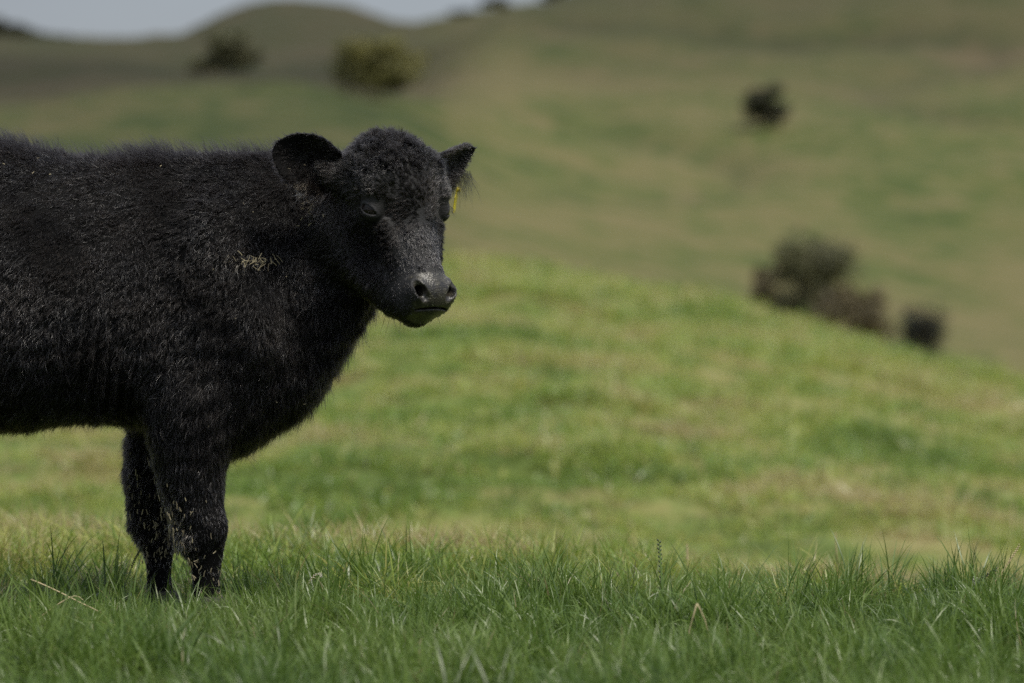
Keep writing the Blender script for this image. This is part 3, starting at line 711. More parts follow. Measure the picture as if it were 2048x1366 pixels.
def head_q(p): return (p - HO) @ HR.T / HS
def eye_e(q):
    qq = q.copy(); qq[:, 2] = np.abs(qq[:, 2]); return (qq - EYC) @ EYR.T
def sstep(x, a, b): t = np.clip((x - a) / (b - a), 0, 1); return t * t * (3 - 2 * t)
def ear_coord(p):
    """0 outside, else 1 near/in the ear plates; plus coordinates"""
    out = []
    for R, c, hl, wd, root, tip in EARS:
        e = (p - c) @ R.T; out.append(e)
    return out
def is_head(p):
    """1 on the head, 0 on neck and body"""
    q = head_q(p)
    return (1 - sstep(q[:, 1], -.215, -.265) * 1.0) * sstep(q[:, 1], -.30, -.22) * sstep(np.linalg.norm(q, axis=1), .36, .30)
def nose_bare(p):
    q = head_q(p); c = np.abs(q[:, 2])
    wob = .004 * vnoise(q, .02, 3, 2)[:, 0]
    pad = sstep(q[:, 0] + wob, .140, .150) * sstep(c + wob + np.clip(-.03 - q[:, 1], 0, 1) * .2, .058, .050) * sstep(q[:, 1], -.090, -.080)
    return pad
bare_v = nose_bare(CV)
ey = eye_e(head_q(CV)); lid_v = sstep(np.linalg.norm(ey, axis=1), .0335, .0310) * sstep(eye_lens(ey), .0095, .006) * sstep(ey[:, 2], .004, .010)
hq_ = head_q(CV); sleek_v = sstep(np.linalg.norm(hq_, axis=1), .31, .26) * sstep(hq_[:, 1], -.24, -.16)   # thin sleek coat on the face
for nm, av in (('bare', bare_v), ('lid', lid_v), ('sleek', sleek_v)):
    at = cow_me.attributes.new(nm, 'FLOAT', 'POINT'); at.data.foreach_set('value', av.astype(np.float32))

# control points: (photo px, py, depth, sigma m) -> direction, length, lift, curl
CP = []
def cp(px, py, dy, sg, d, ln, lift, curl):
    CP.append((P(px, py, dy), sg, nrm(np.array(d, float)), ln, lift, curl))
for px in range(-500, 681, 118):
    cp(px, 300, 0, .07, (-.5, 0, .55), .030, .55, .35)
    for s_ in (-1, 1):
        cp(px, 400, .2*s_, .11, (-.7, 0, -.45), .021, .34, .75)
        cp(px, 560, .25*s_, .12, (-.55, 0, -.8), .023, .30, .65)
        cp(px, 720, .25*s_, .12, (-.35, 0, -1), .030, .27, .45)
    if px < 300:
        cp(px, 830, -.2, .09, (-.25, 0, -1), .036, .25, .3); cp(px, 870, 0, .1, (-.3, 0, -1), .036, .3, .3)
for s_ in (-1, 1):
    cp(450, 560, .24*s_, .08, (-.1, 0, -1), .030, .33, .4)
    cp(520, 680, .2*s_, .08, (.12, 0, -1), .042, .36, .25)
    cp(440, 800, .2*s_, .08, (-.25, 0, -1), .038, .3, .3)
    cp(610, 460, .15*s_, .07, (-.3, 0, -1), .024, .35, 1.0)
    cp(610, 600, .15*s_, .07, (-.1, 0, -1), .032, .3, .4)
    cp(680, 560, .1*s_, .06, (-.1, 0, -1), .034, .3, .35)
cp(720, 660, -.08, .06, (.05, 0, -1), .046, .35, .2)
cp(640, 820, -.05, .07, (.05, 0, -1), .042, .32, .2)
cp(540, 900, 0, .08, (0, 0, -1), .030, .25, .2)
cp(375, 880, -.13, .09, (-.1, 0, -1), .026, .22, .2)
cp(320, 880, .13, .09, (-.2, 0, -1), .036, .35, .3)
for x0, dy in ((400, -.13), (312, .13), (-430, -.13), (-500, .13)):
    cp(x0, 1000, dy, .05, (-.1, 0, -1), .014, .2, .15); cp(x0 + 20, 1080, dy, .04, (0, 0, -1), .011, .18, .1)
    cp(x0 - 40, 1060, dy, .04, (-.5, 0, -1), .026, .5, .3); cp(x0, 1170, dy, .05, (0, 0, -1), .010, .18, .1)
CPp = np.array([c[0] for c in CP]); CPs = np.array([c[1] for c in CP]); CPv = np.array([[*c[2], c[3], c[4], c[5]] for c in CP])

def flow(p, n):
    """direction, length, lift, curl of the coat at p (surface normal n)"""
    out = np.zeros((len(p), 6)); 
    for a in range(0, len(p), 40000):
        q = p[a:a+40000]
        d2 = ((q[:, None] - CPp[None]) ** 2).sum(-1) / CPs[None] ** 2
        w = np.exp(-.5 * (d2 - d2.min(1, keepdims=True))) / (1 + d2) 
        out[a:a+40000] = (w @ CPv) / w.sum(1, keepdims=True)
    d, ln, lift, curl = out[:, :3], out[:, 3].copy(), out[:, 4].copy(), out[:, 5].copy()
    # head
    q = head_q(p); h = sstep(q[:, 1], -.29, -.23) * sstep(np.linalg.norm(q, axis=1), .34, .29)
    a_, b_, c_ = q.T
    ac = np.abs(c_)
    wh = np.array([.02, 0, 0]); rad = q - wh; rad[:, 1] *= .3
    dl = nrm(rad)                                                    # fans out from the whorl between the eyes
    bridge = sstep(a_, .0, .06) * sstep(ac, .075, .05)
    dl = dl * (1 - bridge[:, None]) + np.array([1, 0, 0]) * bridge[:, None] + np.stack([0*a_, 0*a_, c_ * 4], 1) * bridge[:, None]
    cheek = sstep(b_, -.06, -.11)
    dl = nrm(dl) * (1 - cheek[:, None]) + np.array([.45, -.9, 0]) * cheek[:, None]
    crown = sstep(a_, -.075, -.12) * (1 - cheek * .6)
    sw = vnoise(q, .075, 77, 2)
    cr_ = np.array([-.105, 0, 0]); dcr = q - cr_; dcr = nrm(np.stack([dcr[:, 0] * .6 + .55 * sw[:, 0], .0 * a_, dcr[:, 2] + .65 * sw[:, 1] * .1], 1))
    dl = dl * (1 - crown[:, None]) + (dcr + .9 * sw + np.array([.45, 0, 0])) * crown[:, None]
    dw = nrm(dl) @ HR
    hl = .0135 - .0025 * bridge + .006 * cheek + .011 * crown
    near_nose = sstep(a_, .09, .15); hl = hl * (1 - .35 * near_nose)
    hlift = .10 + .10 * cheek + .26 * crown + .0 * a_
    hcurl = .22 + .25 * cheek + .85 * crown
    e = np.linalg.norm(eye_e(q), axis=1); lid = sstep(e, .042, .032); hl = hl * (1 - .5 * lid); hlift *= 1 - .4 * lid
    H = h[:, None]
    d = d * (1 - H) + dw * H; ln = ln * (1-h) + hl * h; lift = lift * (1-h) + hlift * h; curl = curl * (1-h) + hcurl * h
    # ears
    for i, (R, c, hlen, wd, root, tip) in enumerate(EARS):
        e = (p - c) @ R.T; inside = (np.abs(e[:, 0]) < hlen * 1.15) & (np.abs(e[:, 1]) < wd * 1.15) & (np.abs(e[:, 2]) < .045)
        dead = inside & (e[:, 0] > -hlen * .75)
        t = np.clip(e[:, 0] / hlen, -1, 1); face = n @ R[2]
        dirv = R[0][None] * .85 + R[1][None] * (.35 * e[:, 1] / wd)[:, None] + np.array([0, 0, -.35])
        rimlow = np.clip(-np.sign(R[1][2]) * e[:, 1] / wd, 0, 1)          # lower edge
        inner = (face > .2)
        ln_e = np.where(inner, .013 + .020 * np.clip(.2 - t, 0, 1) + .024 * rimlow ** 2 * np.clip(.6 - t, 0, 1), .013 + .006 * rimlow)
        rim = np.clip(np.hypot(e[:, 0] / hlen, e[:, 1] / wd) - .72, 0, 1) * 3
        lf = np.where(inner, .20 + .15 * rimlow, .18)
        dd = dead.astype(float)[:, None]
        dirv = dirv + np.array([0, 0, -.5]) * (rimlow ** 2)[:, None] + R[0][None] * .5 * rim[:, None] * 0
        d = d * (1 - dd) + dirv * dd; ln = np.where(dead, ln_e, ln); lift = np.where(dead, lf, lift); curl = np.where(dead, .18, curl)
    return d, ln, lift, curl

def weight_density(p, n):
    """relative number of tufts per area"""
    px = p[:, 0] * FPX / p[:, 1] + 1024
    w = np.where(n[:, 1] < .25, 1.0, .38)                       # the far flank needs fewer
    w = w * np.where(px < -120, .5, 1.0)
    q = head_q(p); hd = np.linalg.norm(q, axis=1) < .33
    w = np.where(hd & (n[:, 1] < .35), 2.1, w)
    w *= 1 - nose_bare(p)
    e = eye_e(q); ball = (np.linalg.norm(e, axis=1) < .0300)
    w = np.where(ball & (e[:, 2] > 0) & (eye_lens(e) < .0055), 0, w)
    # inside the nostrils and the mouth
    w = np.where((q[:, 0] > .15) & (np.abs(q[:, 2]) < .046) & (q[:, 1] > -.078), 0, w)
    w = np.where(p[:, 2] < .055, 0, w)
    return w

def grow(nc, per, rad0, seed, spread=.0045, dens=weight_density, lmul=1.0, stray=0.0, k=6, band=None, curlmul=1.0):
    r = np.random.default_rng(seed)
    w = area * dens(tc_, tn_)
    if band is not None: w = w * band(tc_, tn_)
    pick = np.searchsorted(np.cumsum(w) / w.sum(), r.uniform(0, 1, nc)); pick = np.minimum(pick, len(w) - 1)
    u = np.sqrt(r.uniform(0, 1, nc)); v = r.uniform(0, 1, nc); B = np.stack([1-u, u*(1-v), u*v], 1)
    T = tris[pick]; p = (CV[T] * B[..., None]).sum(1); n = nrm((vn[T] * B[..., None]).sum(1))
    d, ln, lift, curl = flow(p, n)
    hd = is_head(p); curl = curl * curlmul
    d = nrm(d) + vnoise(p, .055, 51, 2) * (.30 * (1 - hd[:, None]) + .10) + vnoise(p, .016, 52, 2) * (.16 + .35 * curl[:, None] + .22 * hd[:, None]) * .8 + r.normal(size=p.shape) * (.10 + .12 * curl[:, None])
    d = nrm(d - n * (d * n).sum(1, keepdims=True) * .85)
    ln = ln * lmul * r.uniform(.7, 1.25, nc); lift = np.clip(lift * (1 + .5 * vnoise(p, .05, 53, 1)[:, 0]) + r.normal(size=nc) * .05 + stray, .04, .95)
    m = nc * per
    rep = lambda x: np.repeat(x, per, 0)
    t = np.linspace(0, 1, k)
    def curve(p, n, d, ln, lift, curl, ph, ax):
        pts = np.zeros((len(p), k, 3)); pts[:, 0] = p - n * .0015; cur = pts[:, 0].copy()
        for i in range(1, k):
            s = (i - .5) / (k - 1); lf = lift * (1.35 - .95 * s)
            cur = cur + (ln / (k - 1))[:, None] * nrm(n * lf[:, None] + d * (1 - lf * .6)[:, None]); pts[:, i] = cur
        e1 = np.cross(n, d); amp = ln * curl * .22
        an = ph[:, None] + t[None] * (4.5 + 2.5 * ax[:, None])
        env = t[None] ** .8 * amp[:, None]
        pts += env[..., None] * ((np.sin(an) - np.sin(ph)[:, None])[..., None] * e1[:, None] + .6 * (np.cos(an) - np.cos(ph)[:, None])[..., None] * n[:, None])
        return pts
    ph = r.uniform(0, 6.28, nc); ax = r.uniform(-1, 1, nc)
    jd = nrm(rep(d) + r.normal(size=(m, 3)) * .10)
    C0 = curve(rep(p), rep(n), jd, rep(ln) * r.uniform(.72, 1.1, m), rep(lift) * r.uniform(.8, 1.2, m), rep(curl), rep(ph) + r.normal(size=m) * .35, rep(ax))
    e1 = rep(np.cross(n, d)); e2 = rep(d); oa = r.uniform(0, 6.28, m); orr = spread * np.sqrt(r.uniform(0, 1, m)) * rep(np.where(hd > .5, .8, 1.0))
    off = e1 * (np.cos(oa) * orr)[:, None] + e2 * (np.sin(oa) * orr)[:, None]
    C0 += off[:, None, :] * (1 - .92 * t ** .7)[None, :, None]
    radius = rad0 * (1 - .82 * t ** 1.4)
    return C0, radius, rep(p), rep(n)

def fur_material():
    m, t = nodes('black_coat_hair'); l = t.links.new
    out = N(t, 'ShaderNodeOutputMaterial')
    a = N(t, 'ShaderNodeAttribute', attribute_name='tint'); r = N(t, 'ShaderNodeValToRGB'); l(a.outputs['Fac'], r.inputs['Fac'])
    e = r.color_ramp.elements; e[0].position = 0; e[0].color = (.0022, .0022, .0028, 1); e[1].position = 1; e[1].color = (.50, .38, .24, 1)
    for p_, c_ in ((.5, (.009, .0072, .0065, 1)), (.72, (.035, .026, .02, 1))): q = e.new(p_); q.color = c_
    b = N(t, 'ShaderNodeBsdfHairPrincipled'); b.parametrization = 'COLOR'
    l(r.outputs['Color'], b.inputs['Color']); b.inputs['Roughness'].default_value = .28; b.inputs['Radial Roughness'].default_value = .30
    b.inputs['Random Roughness'].default_value = .3; b.inputs['IOR'].default_value = 1.47
    for nm, v in (('Offset', math.radians(2)),):
        if nm in b.inputs: b.inputs[nm].default_value = v
    g = N(t, 'ShaderNodeAttribute', attribute_name='gloss')
    mr = N(t, 'ShaderNodeMapRange'); l(g.outputs['Fac'], mr.inputs['Value']); mr.inputs['To Min'].default_value = 1.20; mr.inputs['To Max'].default_value = 1.80; l(mr.outputs[0], b.inputs['IOR'])
    m2 = N(t, 'ShaderNodeMapRange'); l(g.outputs['Fac'], m2.inputs['Value']); m2.inputs['To Min'].default_value = .36; m2.inputs['To Max'].default_value = .20; l(m2.outputs[0], b.inputs['Roughness'])
    l(b.outputs[0], out.inputs['Surface'])
    return m
def hide_material():
    m, t = nodes('heifer_hide'); l = t.links.new
    out = N(t, 'ShaderNodeOutputMaterial'); b = N(t, 'ShaderNodeBsdfPrincipled')
    ba = N(t, 'ShaderNodeAttribute', attribute_name='bare'); li = N(t, 'ShaderNodeAttribute', attribute_name='lid')
    geo = N(t, 'ShaderNodeNewGeometry')
    n1 = N(t, 'ShaderNodeTexNoise', Scale=60., Detail=5.); l(geo.outputs['Position'], n1.inputs['Vector'])
    r1 = N(t, 'ShaderNodeValToRGB'); l(n1.outputs['Fac'], r1.inputs['Fac'])
    r1.color_ramp.elements[0].position = .35; r1.color_ramp.elements[0].color = (.012, .011, .011, 1); r1.color_ramp.elements[1].position = .7; r1.color_ramp.elements[1].color = (.042, .037, .027, 1)
    n2 = N(t, 'ShaderNodeTexNoise', Scale=300., Detail=3.); l(geo.outputs['Position'], n2.inputs['Vector'])
    r2 = N(t, 'ShaderNodeValToRGB'); l(n2.outputs['Fac'], r2.inputs['Fac'])      # dried saliva and grass flecks on the wet nose
    r2.color_ramp.elements[0].position = .63; r2.color_ramp.elements[0].color = (0, 0, 0, 1); r2.color_ramp.elements[1].position = .67; r2.color_ramp.elements[1].color = (1, 1, 1, 1)
    mf = N(t, 'ShaderNodeMix', data_type='RGBA'); l(r2.outputs['Color'], mf.inputs['Factor']); l(r1.outputs['Color'], mf.inputs['A']); mf.inputs['B'].default_value = (.20, .195, .14, 1)
    m1 = N(t, 'ShaderNodeMix', data_type='RGBA'); l(ba.outputs['Fac'], m1.inputs['Factor']); m1.inputs['A'].default_value = (.005, .0048, .0048, 1); l(mf.outputs['Result'], m1.inputs['B'])
    m2 = N(t, 'ShaderNodeMix', data_type='RGBA'); l(li.outputs['Fac'], m2.inputs['Factor']); l(m1.outputs['Result'], m2.inputs['A']); m2.inputs['B'].default_value = (.020, .019, .021, 1)
    l(m2.outputs['Result'], b.inputs['Base Color'])
    rg = N(t, 'ShaderNodeMapRange'); l(ba.outputs['Fac'], rg.inputs['Value']); rg.inputs['To Min'].default_value = .7; rg.inputs['To Max'].default_value = .40
    l(rg.outputs[0], b.inputs['Roughness'])
    sm = N(t, 'ShaderNodeMath', operation='MAXIMUM'); l(ba.outputs['Fac'], sm.inputs[0]); se = N(t, 'ShaderNodeAttribute', attribute_name='sleek'); sf = N(t, 'ShaderNodeMath', operation='MULTIPLY'); l(se.outputs['Fac'], sf.inputs[0]); sf.inputs[1].default_value = .85; l(sf.outputs[0], sm.inputs[1])
    sk = N(t, 'ShaderNodeMath', operation='MULTIPLY_ADD'); l(sm.outputs[0], sk.inputs[0]); sk.inputs[1].default_value = .46; sk.inputs[2].default_value = .04   # dry skin under the coat hardly shines
    l(sk.outputs[0], b.inputs['Specular IOR Level'])
    vo = N(t, 'ShaderNodeTexVoronoi', Scale=230.); l(geo.outputs['Position'], vo.inputs['Vector'])
    bp = N(t, 'ShaderNodeBump', Strength=.55, Distance=.0013); l(vo.outputs['Distance'], bp.inputs['Height']); l(bp.outputs[0], b.inputs['Normal'])
    l(b.outputs[0], out.inputs['Surface'])
    return m
HIDE = hide_material(); FUR = fur_material()

cow = link('heifer', cow_me, HIDE)
tag(cow, 'black woolly heifer standing side on with its head turned to the camera', 'cow')
def tint_for(p, n, r, seed):
    """black with a brown cast in places; straw where mud and dung cling"""
    m = len(p); px = p[:, 0] * FPX / p[:, 1] + 1024; py = HZ - (p[:, 2] - CAMZ) * FPX / p[:, 1]
    near = p[:, 1] < 9.45
    base = .22 + .16 * vnoise(p, .16, 61, 2)[:, 0] + r.normal(size=m) * .10 + .10 * (r.uniform(0, 1, m) < .10)
    q = head_q(p); base += .12 * sstep(q[:, 1], -.09, -.15) * sstep(np.linalg.norm(q, axis=1), .33, .28)
    base = np.clip(base, 0, .62)
    blot = vnoise(p, .022, 62, 2)[:, 0]
    def spot(cx, cy, sx, sy): return np.exp(-.5 * (((px - cx) / sx) ** 2 + ((py - cy) / sy) ** 2))
    s = near * (1.2 * spot(500, 522, 22, 9) + .45 * spot(632, 422, 16, 26) + .75 * spot(610, 385, 10, 6) * 0)
    mud = .62 * spot(350, 1050, 26, 34) + .5 * spot(300, 1075, 18, 55) + .45 * spot(385, 1120, 26, 40) + .5 * spot(430, 1175, 16, 26) + .35 * spot(285, 975, 16, 40) + .5 * spot(318, 1105, 16, 40)
    pr = np.clip((s + 1.5 * mud) * np.clip(.55 + 1.3 * blot, 0, 1.6), 0, .85) * .55
    hit = r.uniform(0, 1, m) < pr
    ee = (p - EARS[0][1]) @ EARS[0][0].T
    earb = (np.abs(px - 607) < 16) & (np.abs(py - 376) < 13)
    hit |= earb & (r.uniform(0, 1, m) < .22) & near
    return np.where(hit, r.uniform(.78, 1.0, m), base)

r = np.random.default_rng(5)
neck_gap = None
def body_only(p, n): return np.where(np.linalg.norm(head_q(p), axis=1) < .31, 0, 1.)
def head_only(p, n): return 1 - body_only(p, n)
G = []
for args in (dict(nc=26000, per=9, rad0=.00033, seed=71, spread=.0052, lmul=.92, band=body_only, curlmul=1.0), dict(nc=34000, per=6, rad0=.00033, seed=76, spread=.0040, lmul=.82, band=body_only), dict(nc=17000, per=10, rad0=.00032, seed=72, spread=.0050, band=head_only)):
    G.append(grow(**args))
# longer single guard hairs
# curled locks over the poll and combed locks down the face
def poll_band(p, n):
    q = head_q(p); return sstep(q[:, 0], -.060, -.105) * sstep(np.linalg.norm(q, axis=1), .29, .26) * sstep(q[:, 1], -.19, -.14)
def face_band(p, n):
    q = head_q(p); return sstep(q[:, 0], -.09, -.05) * sstep(q[:, 0], .15, .12) * sstep(q[:, 1], -.16, -.11) * sstep(np.linalg.norm(q, axis=1), .29, .26) * (np.linalg.norm(eye_e(q), axis=1) > .036)
G.append(grow(nc=1500, per=34, rad0=.00030, seed=78, spread=.010, lmul=.95, stray=.04, band=poll_band, k=8, curlmul=1.5))
G.append(grow(nc=2300, per=22, rad0=.00034, seed=79, spread=.0064, lmul=1.35, stray=.04, band=face_band, curlmul=2.2))
ng0 = sum(len(g[0]) for g in G)
G.append(grow(nc=34000, per=2, rad0=.00036, seed=73, spread=.0012, lmul=1.08, stray=.06))
def to6(g):                                                     # resample 8-point locks to 6 points so that all strands match
    a = g[0]
    if a.shape[1] == 6: return a
    u = np.linspace(0, a.shape[1] - 1, 6); i0 = np.minimum(u.astype(int), a.shape[1] - 2); f = (u - i0)[None, :, None]
    return a[:, i0] * (1 - f) + a[:, i0 + 1] * f
pts = np.concatenate([to6(g) for g in G]); rads = np.concatenate([np.broadcast_to(np.interp(np.linspace(0, 1, 6), np.linspace(0, 1, len(g[1])), g[1]), (len(g[0]), 6)) for g in G])
rp = np.concatenate([g[2] for g in G]); rn = np.concatenate([g[3] for g in G])
tint = tint_for(rp, rn, r, 0)
gloss = np.clip(r.normal(.15, .10, len(pts)), 0, .5); gloss[ng0:] = r.uniform(.30, .90, len(pts) - ng0)
gloss = gloss * np.clip(1.0 + .75 * vnoise(rp, .28, 64, 2)[:, 0], .3, 1.35) + .04 * np.clip(vnoise(rp, .05, 65, 2)[:, 0], 0, 1)
qh = head_q(rp); brg = sstep(qh[:, 0], .015, .05) * sstep(np.abs(qh[:, 2]), .07, .045) * sstep(qh[:, 1], -.09, -.05) * sstep(np.linalg.norm(qh, axis=1), .30, .26)
brow = np.exp(-.5 * (((qh[:, 0] + .06) / .03) ** 2 + ((np.abs(qh[:, 2]) - .085) / .03) ** 2)) * (qh[:, 1] > -.10)
fc = sstep(np.linalg.norm(qh, axis=1), .32, .26) * sstep(qh[:, 1], -.26, -.16)
gloss += .55 * brg + .45 * brow + .14 * fc                                              # the damp hair down the bridge of the nose shines
rads = rads * np.where(tint > .75, 1.6, 1.0)[:, None]
pts[..., 2] = np.maximum(pts[..., 2], .03)
tag(strands('fur', pts, rads, FUR, cow, {'tint': tint, 'gloss': np.clip(gloss, 0, 1)}))
print('hairs', len(pts))

# straw and dried mud caught in the coat: short stiff flecks lying on the hair
def flecks():
    rf = np.random.default_rng(97); px = CV[:, 0] * FPX / CV[:, 1] + 1024; py = HZ - (CV[:, 2] - CAMZ) * FPX / CV[:, 1]
    near = (vn[:, 1] < -.15) & (px > 0)
    def sp(cx, cy, sx, sy): return np.exp(-.5 * (((px - cx) / sx) ** 2 + ((py - cy) / sy) ** 2))
    out, rad, tn = [], [], []
    for n, w, h0, ln, rd, spread in ((38, sp(510, 524, 19, 7), .019, (.008, .022), .0008, 1.0), (16, sp(625, 425, 13, 22), .018, (.005, .012), .0006, 1.0),
                       (210, sp(350, 1050, 24, 30) + .9 * sp(300, 1070, 14, 50) + .6 * sp(386, 1125, 24, 36) + .5 * sp(428, 1170, 14, 24) + .3 * sp(285, 975, 16, 40), .016, (.006, .017), .0011, .35),
                       (20, np.where(py < 900, 1., 0) * (px < 620), .021, (.003, .008), .0008, 1.0)):
        w = w * near; idx = rf.choice(len(CV), n, p=w / w.sum())
        d, _, _, _ = flow(CV[idx], vn[idx]); d = nrm(nrm(d) + rf.normal(size=d.shape) * spread); d = nrm(d - vn[idx] * (d * vn[idx]).sum(1, keepdims=True) * .9)
        L_ = rf.uniform(*ln, n)[:, None]; sd_ = np.cross(vn[idx], d) * rf.uniform(-.5, .5, n)[:, None]
        for t in [None]:
            tt = np.linspace(0, 1, 4)[None, :, None]
            out.append((CV[idx] + vn[idx] * h0)[:, None] + L_[:, None] * (tt * d[:, None] + tt * (1 - tt) * sd_[:, None]))
        rad.append(np.repeat(rd * rf.uniform(.6, 1.3, n)[:, None], 4, 1)); tn.append(rf.uniform(.80, 1.0, n))
    return np.concatenate(out), np.concatenate(rad), np.concatenate(tn)
fp, fr_, ft = flecks()
def fleck_material():
    m, t = nodes('dried_mud_and_straw'); b = N(t, 'ShaderNodeBsdfPrincipled', Roughness=.8); a = N(t, 'ShaderNodeAttribute', attribute_name='tint')
    q = N(t, 'ShaderNodeValToRGB'); q.color_ramp.elements[0].position = .8; q.color_ramp.elements[0].color = (.10, .08, .05, 1); q.color_ramp.elements[1].color = (.34, .29, .18, 1)
    t.links.new(a.outputs['Fac'], q.inputs['Fac']); t.links.new(q.outputs['Color'], b.inputs['Base Color']); t.links.new(b.outputs[0], N(t, 'ShaderNodeOutputMaterial').inputs['Surface'])
    return m
strands('straw_flecks', fp, fr_, fleck_material(), cow, {'tint': ft})
# eyes
def eye_material():
    m, t = nodes('dark_wet_eye'); l = t.links.new
    out = N(t, 'ShaderNodeOutputMaterial'); b = N(t, 'ShaderNodeBsdfPrincipled', Roughness=.05)
    n1 = N(t, 'ShaderNodeTexNoise', Scale=90.); r1 = N(t, 'ShaderNodeValToRGB'); l(n1.outputs['Fac'], r1.inputs['Fac'])
    r1.color_ramp.elements[0].color = (.002, .0015, .0015, 1); r1.color_ramp.elements[1].color = (.006, .004, .003, 1)
    l(r1.outputs['Color'], b.inputs['Base Color']); b.inputs['Specular IOR Level'].default_value = .26
    l(b.outputs[0], out.inputs['Surface']); return m
EYE = eye_material()
import bmesh
def uv_sphere(r, seg=32, rings=20, sc=(1, 1, 1)):
    bm = bmesh.new(); bmesh.ops.create_uvsphere(bm, u_segments=seg, v_segments=rings, radius=r)
    for v in bm.verts: v.co = Vector((v.co.x * sc[0], v.co.y * sc[1], v.co.z * sc[2]))
    me = bpy.data.meshes.new('eye'); bm.to_mesh(me); bm.free()
    for p_ in me.polygons: p_.use_smooth = True
    return me
em = uv_sphere(.0246 * HS)
lash_pts = []
for s_ in (-1, 1):
    c = EYC.copy(); c[2] *= s_
    link('eye', em, EYE if not em.materials else None, cow, loc=Vector(Hl(*c)))
    E = EYR.copy(); E[:, 2] *= s_
    r2 = np.random.default_rng(81)
    for k in range(42):                                          # upper lashes hang over the eye
        u = r2.uniform(-.019, .018)
        l0 = np.array([u, abs(math.sqrt(.0302**2 - u*u) - .0225), 0]); l0[2] = math.sqrt(max(.0272**2 - l0[0]**2 - l0[1]**2, 0))
        up = head_side = 1.0
        if (E[1] @ HR)[2] < 0: l0[1] *= -1
        root = c + l0 @ E; lw = Hl(*root)
        outw = (E[2] @ HR); pth = []
        L0 = r2.uniform(.016, .026); dr = outw * .8 + np.array([0, 0, -.35]) + r2.normal(size=3) * .18
        for i in range(5):
            t = i / 4; pth.append(lw + L0 * (t * dr * .7 + np.array([0, 0, -.45]) * t * t))
        lash_pts.append(pth)
link_l = strands('eyelashes', np.array(lash_pts), .0002 * (1 - .7 * np.linspace(0, 1, 5)), FUR, cow, {'tint': np.full(len(lash_pts), .45)})
# whiskers on lips and chin
wp = []; r3 = np.random.default_rng(91)
qv = head_q(CV); cand = np.where((qv[:, 0] > .10) & (np.abs(qv[:, 2]) > .012) & (qv[:, 1] < -.035) & (vn @ np.array([0, 0, 1.]) < .15))[0]
for vi in r3.choice(cand, 150):
    n = vn[vi]; d0 = nrm(n * .8 + np.array([.15, 0, -.75]) + r3.normal(size=3) * .25); L0 = r3.uniform(.030, .065)
    bd = r3.normal(size=3) * .12 + np.array([0, 0, -.12])
    wp.append([CV[vi] + L0 * (t * d0 + t * t * bd) for t in np.linspace(0, 1, 5)])
strands('whiskers', np.array(wp), .00050 * (1 - .7 * np.linspace(0, 1, 5)), FUR, cow, {'tint': np.full(len(wp), .4)})
# crest of longer hairs along the back, and the hair under throat and brisket
def crest(p, n):
    px = p[:, 0] * FPX / p[:, 1] + 1024
    return np.where((n[:, 2] > .80) & (p[:, 2] > 1.0) & (px > -200) & (px < 660), .25 + 1.0 * np.exp(-.5 * ((px - 300) / 42) ** 2) + .6 * np.exp(-.5 * ((px - 15) / 45) ** 2) + .3 * np.exp(-.5 * ((px - 530) / 40) ** 2), 0)
def under(p, n):
    px = p[:, 0] * FPX / p[:, 1] + 1024
    return np.where((n[:, 2] < -.05) & (p[:, 2] > .40) & (p[:, 2] < .80) & (px > 380) & (px < 790), 1., 0) * (1 - nose_bare(p))
c1 = grow(nc=1500, per=3, rad0=.00038, seed=74, spread=.005, lmul=2.0, stray=.45, band=crest)
c2 = grow(nc=2600, per=3, rad0=.00036, seed=75, spread=.006, lmul=1.4, stray=.15, band=under)
fr_r = np.random.default_rng(77)
def fringe(a, b, n, d, L0, L1, bendv):
    u = fr_r.uniform(0, 1, n)[:, None]; root = a * (1-u) + b * u + fr_r.normal(size=(n, 3)) * .004
    dd = nrm(np.array(d) + fr_r.normal(size=(n, 3)) * .22); Ls = fr_r.uniform(L0, L1, n)[:, None]
    t = np.linspace(0, 1, 6)[None, :, None]
    return root[:, None] + Ls[:, None] * (t * dd[:, None] + t * t * (np.array(bendv) + fr_r.normal(size=(n, 3)) * .12)[:, None])
e0, e1_ = EARS
fringes = np.concatenate([fringe(P(905, 352, -.02), P(940, 345, .03), 150, (.25, 0, -.8), .025, .070, (-.1, 0, -.2)),
    fringe(P(600, 378, -.235), P(672, 392, -.17), 170, (.3, -.1, -.8), .018, .045, (.2, 0, -.1)),
    fringe(P(668, 350, -.20), P(600, 320, -.235), 260, (-.35, -.25, -.35), .020, .045, (.1, 0, -.55))])
pts = np.concatenate([c1[0], c2[0], fringes]); rads = np.concatenate([np.broadcast_to(g[1], g[0].shape[:2]) for g in (c1, c2)] + [np.broadcast_to(.00030 * (1 - .7 * np.linspace(0, 1, 6)), fringes.shape[:2])])
strands('shaggy_hair', pts, rads, FUR, cow, {'tint': np.clip(r.normal(.25, .08, len(pts)), 0, .5)})

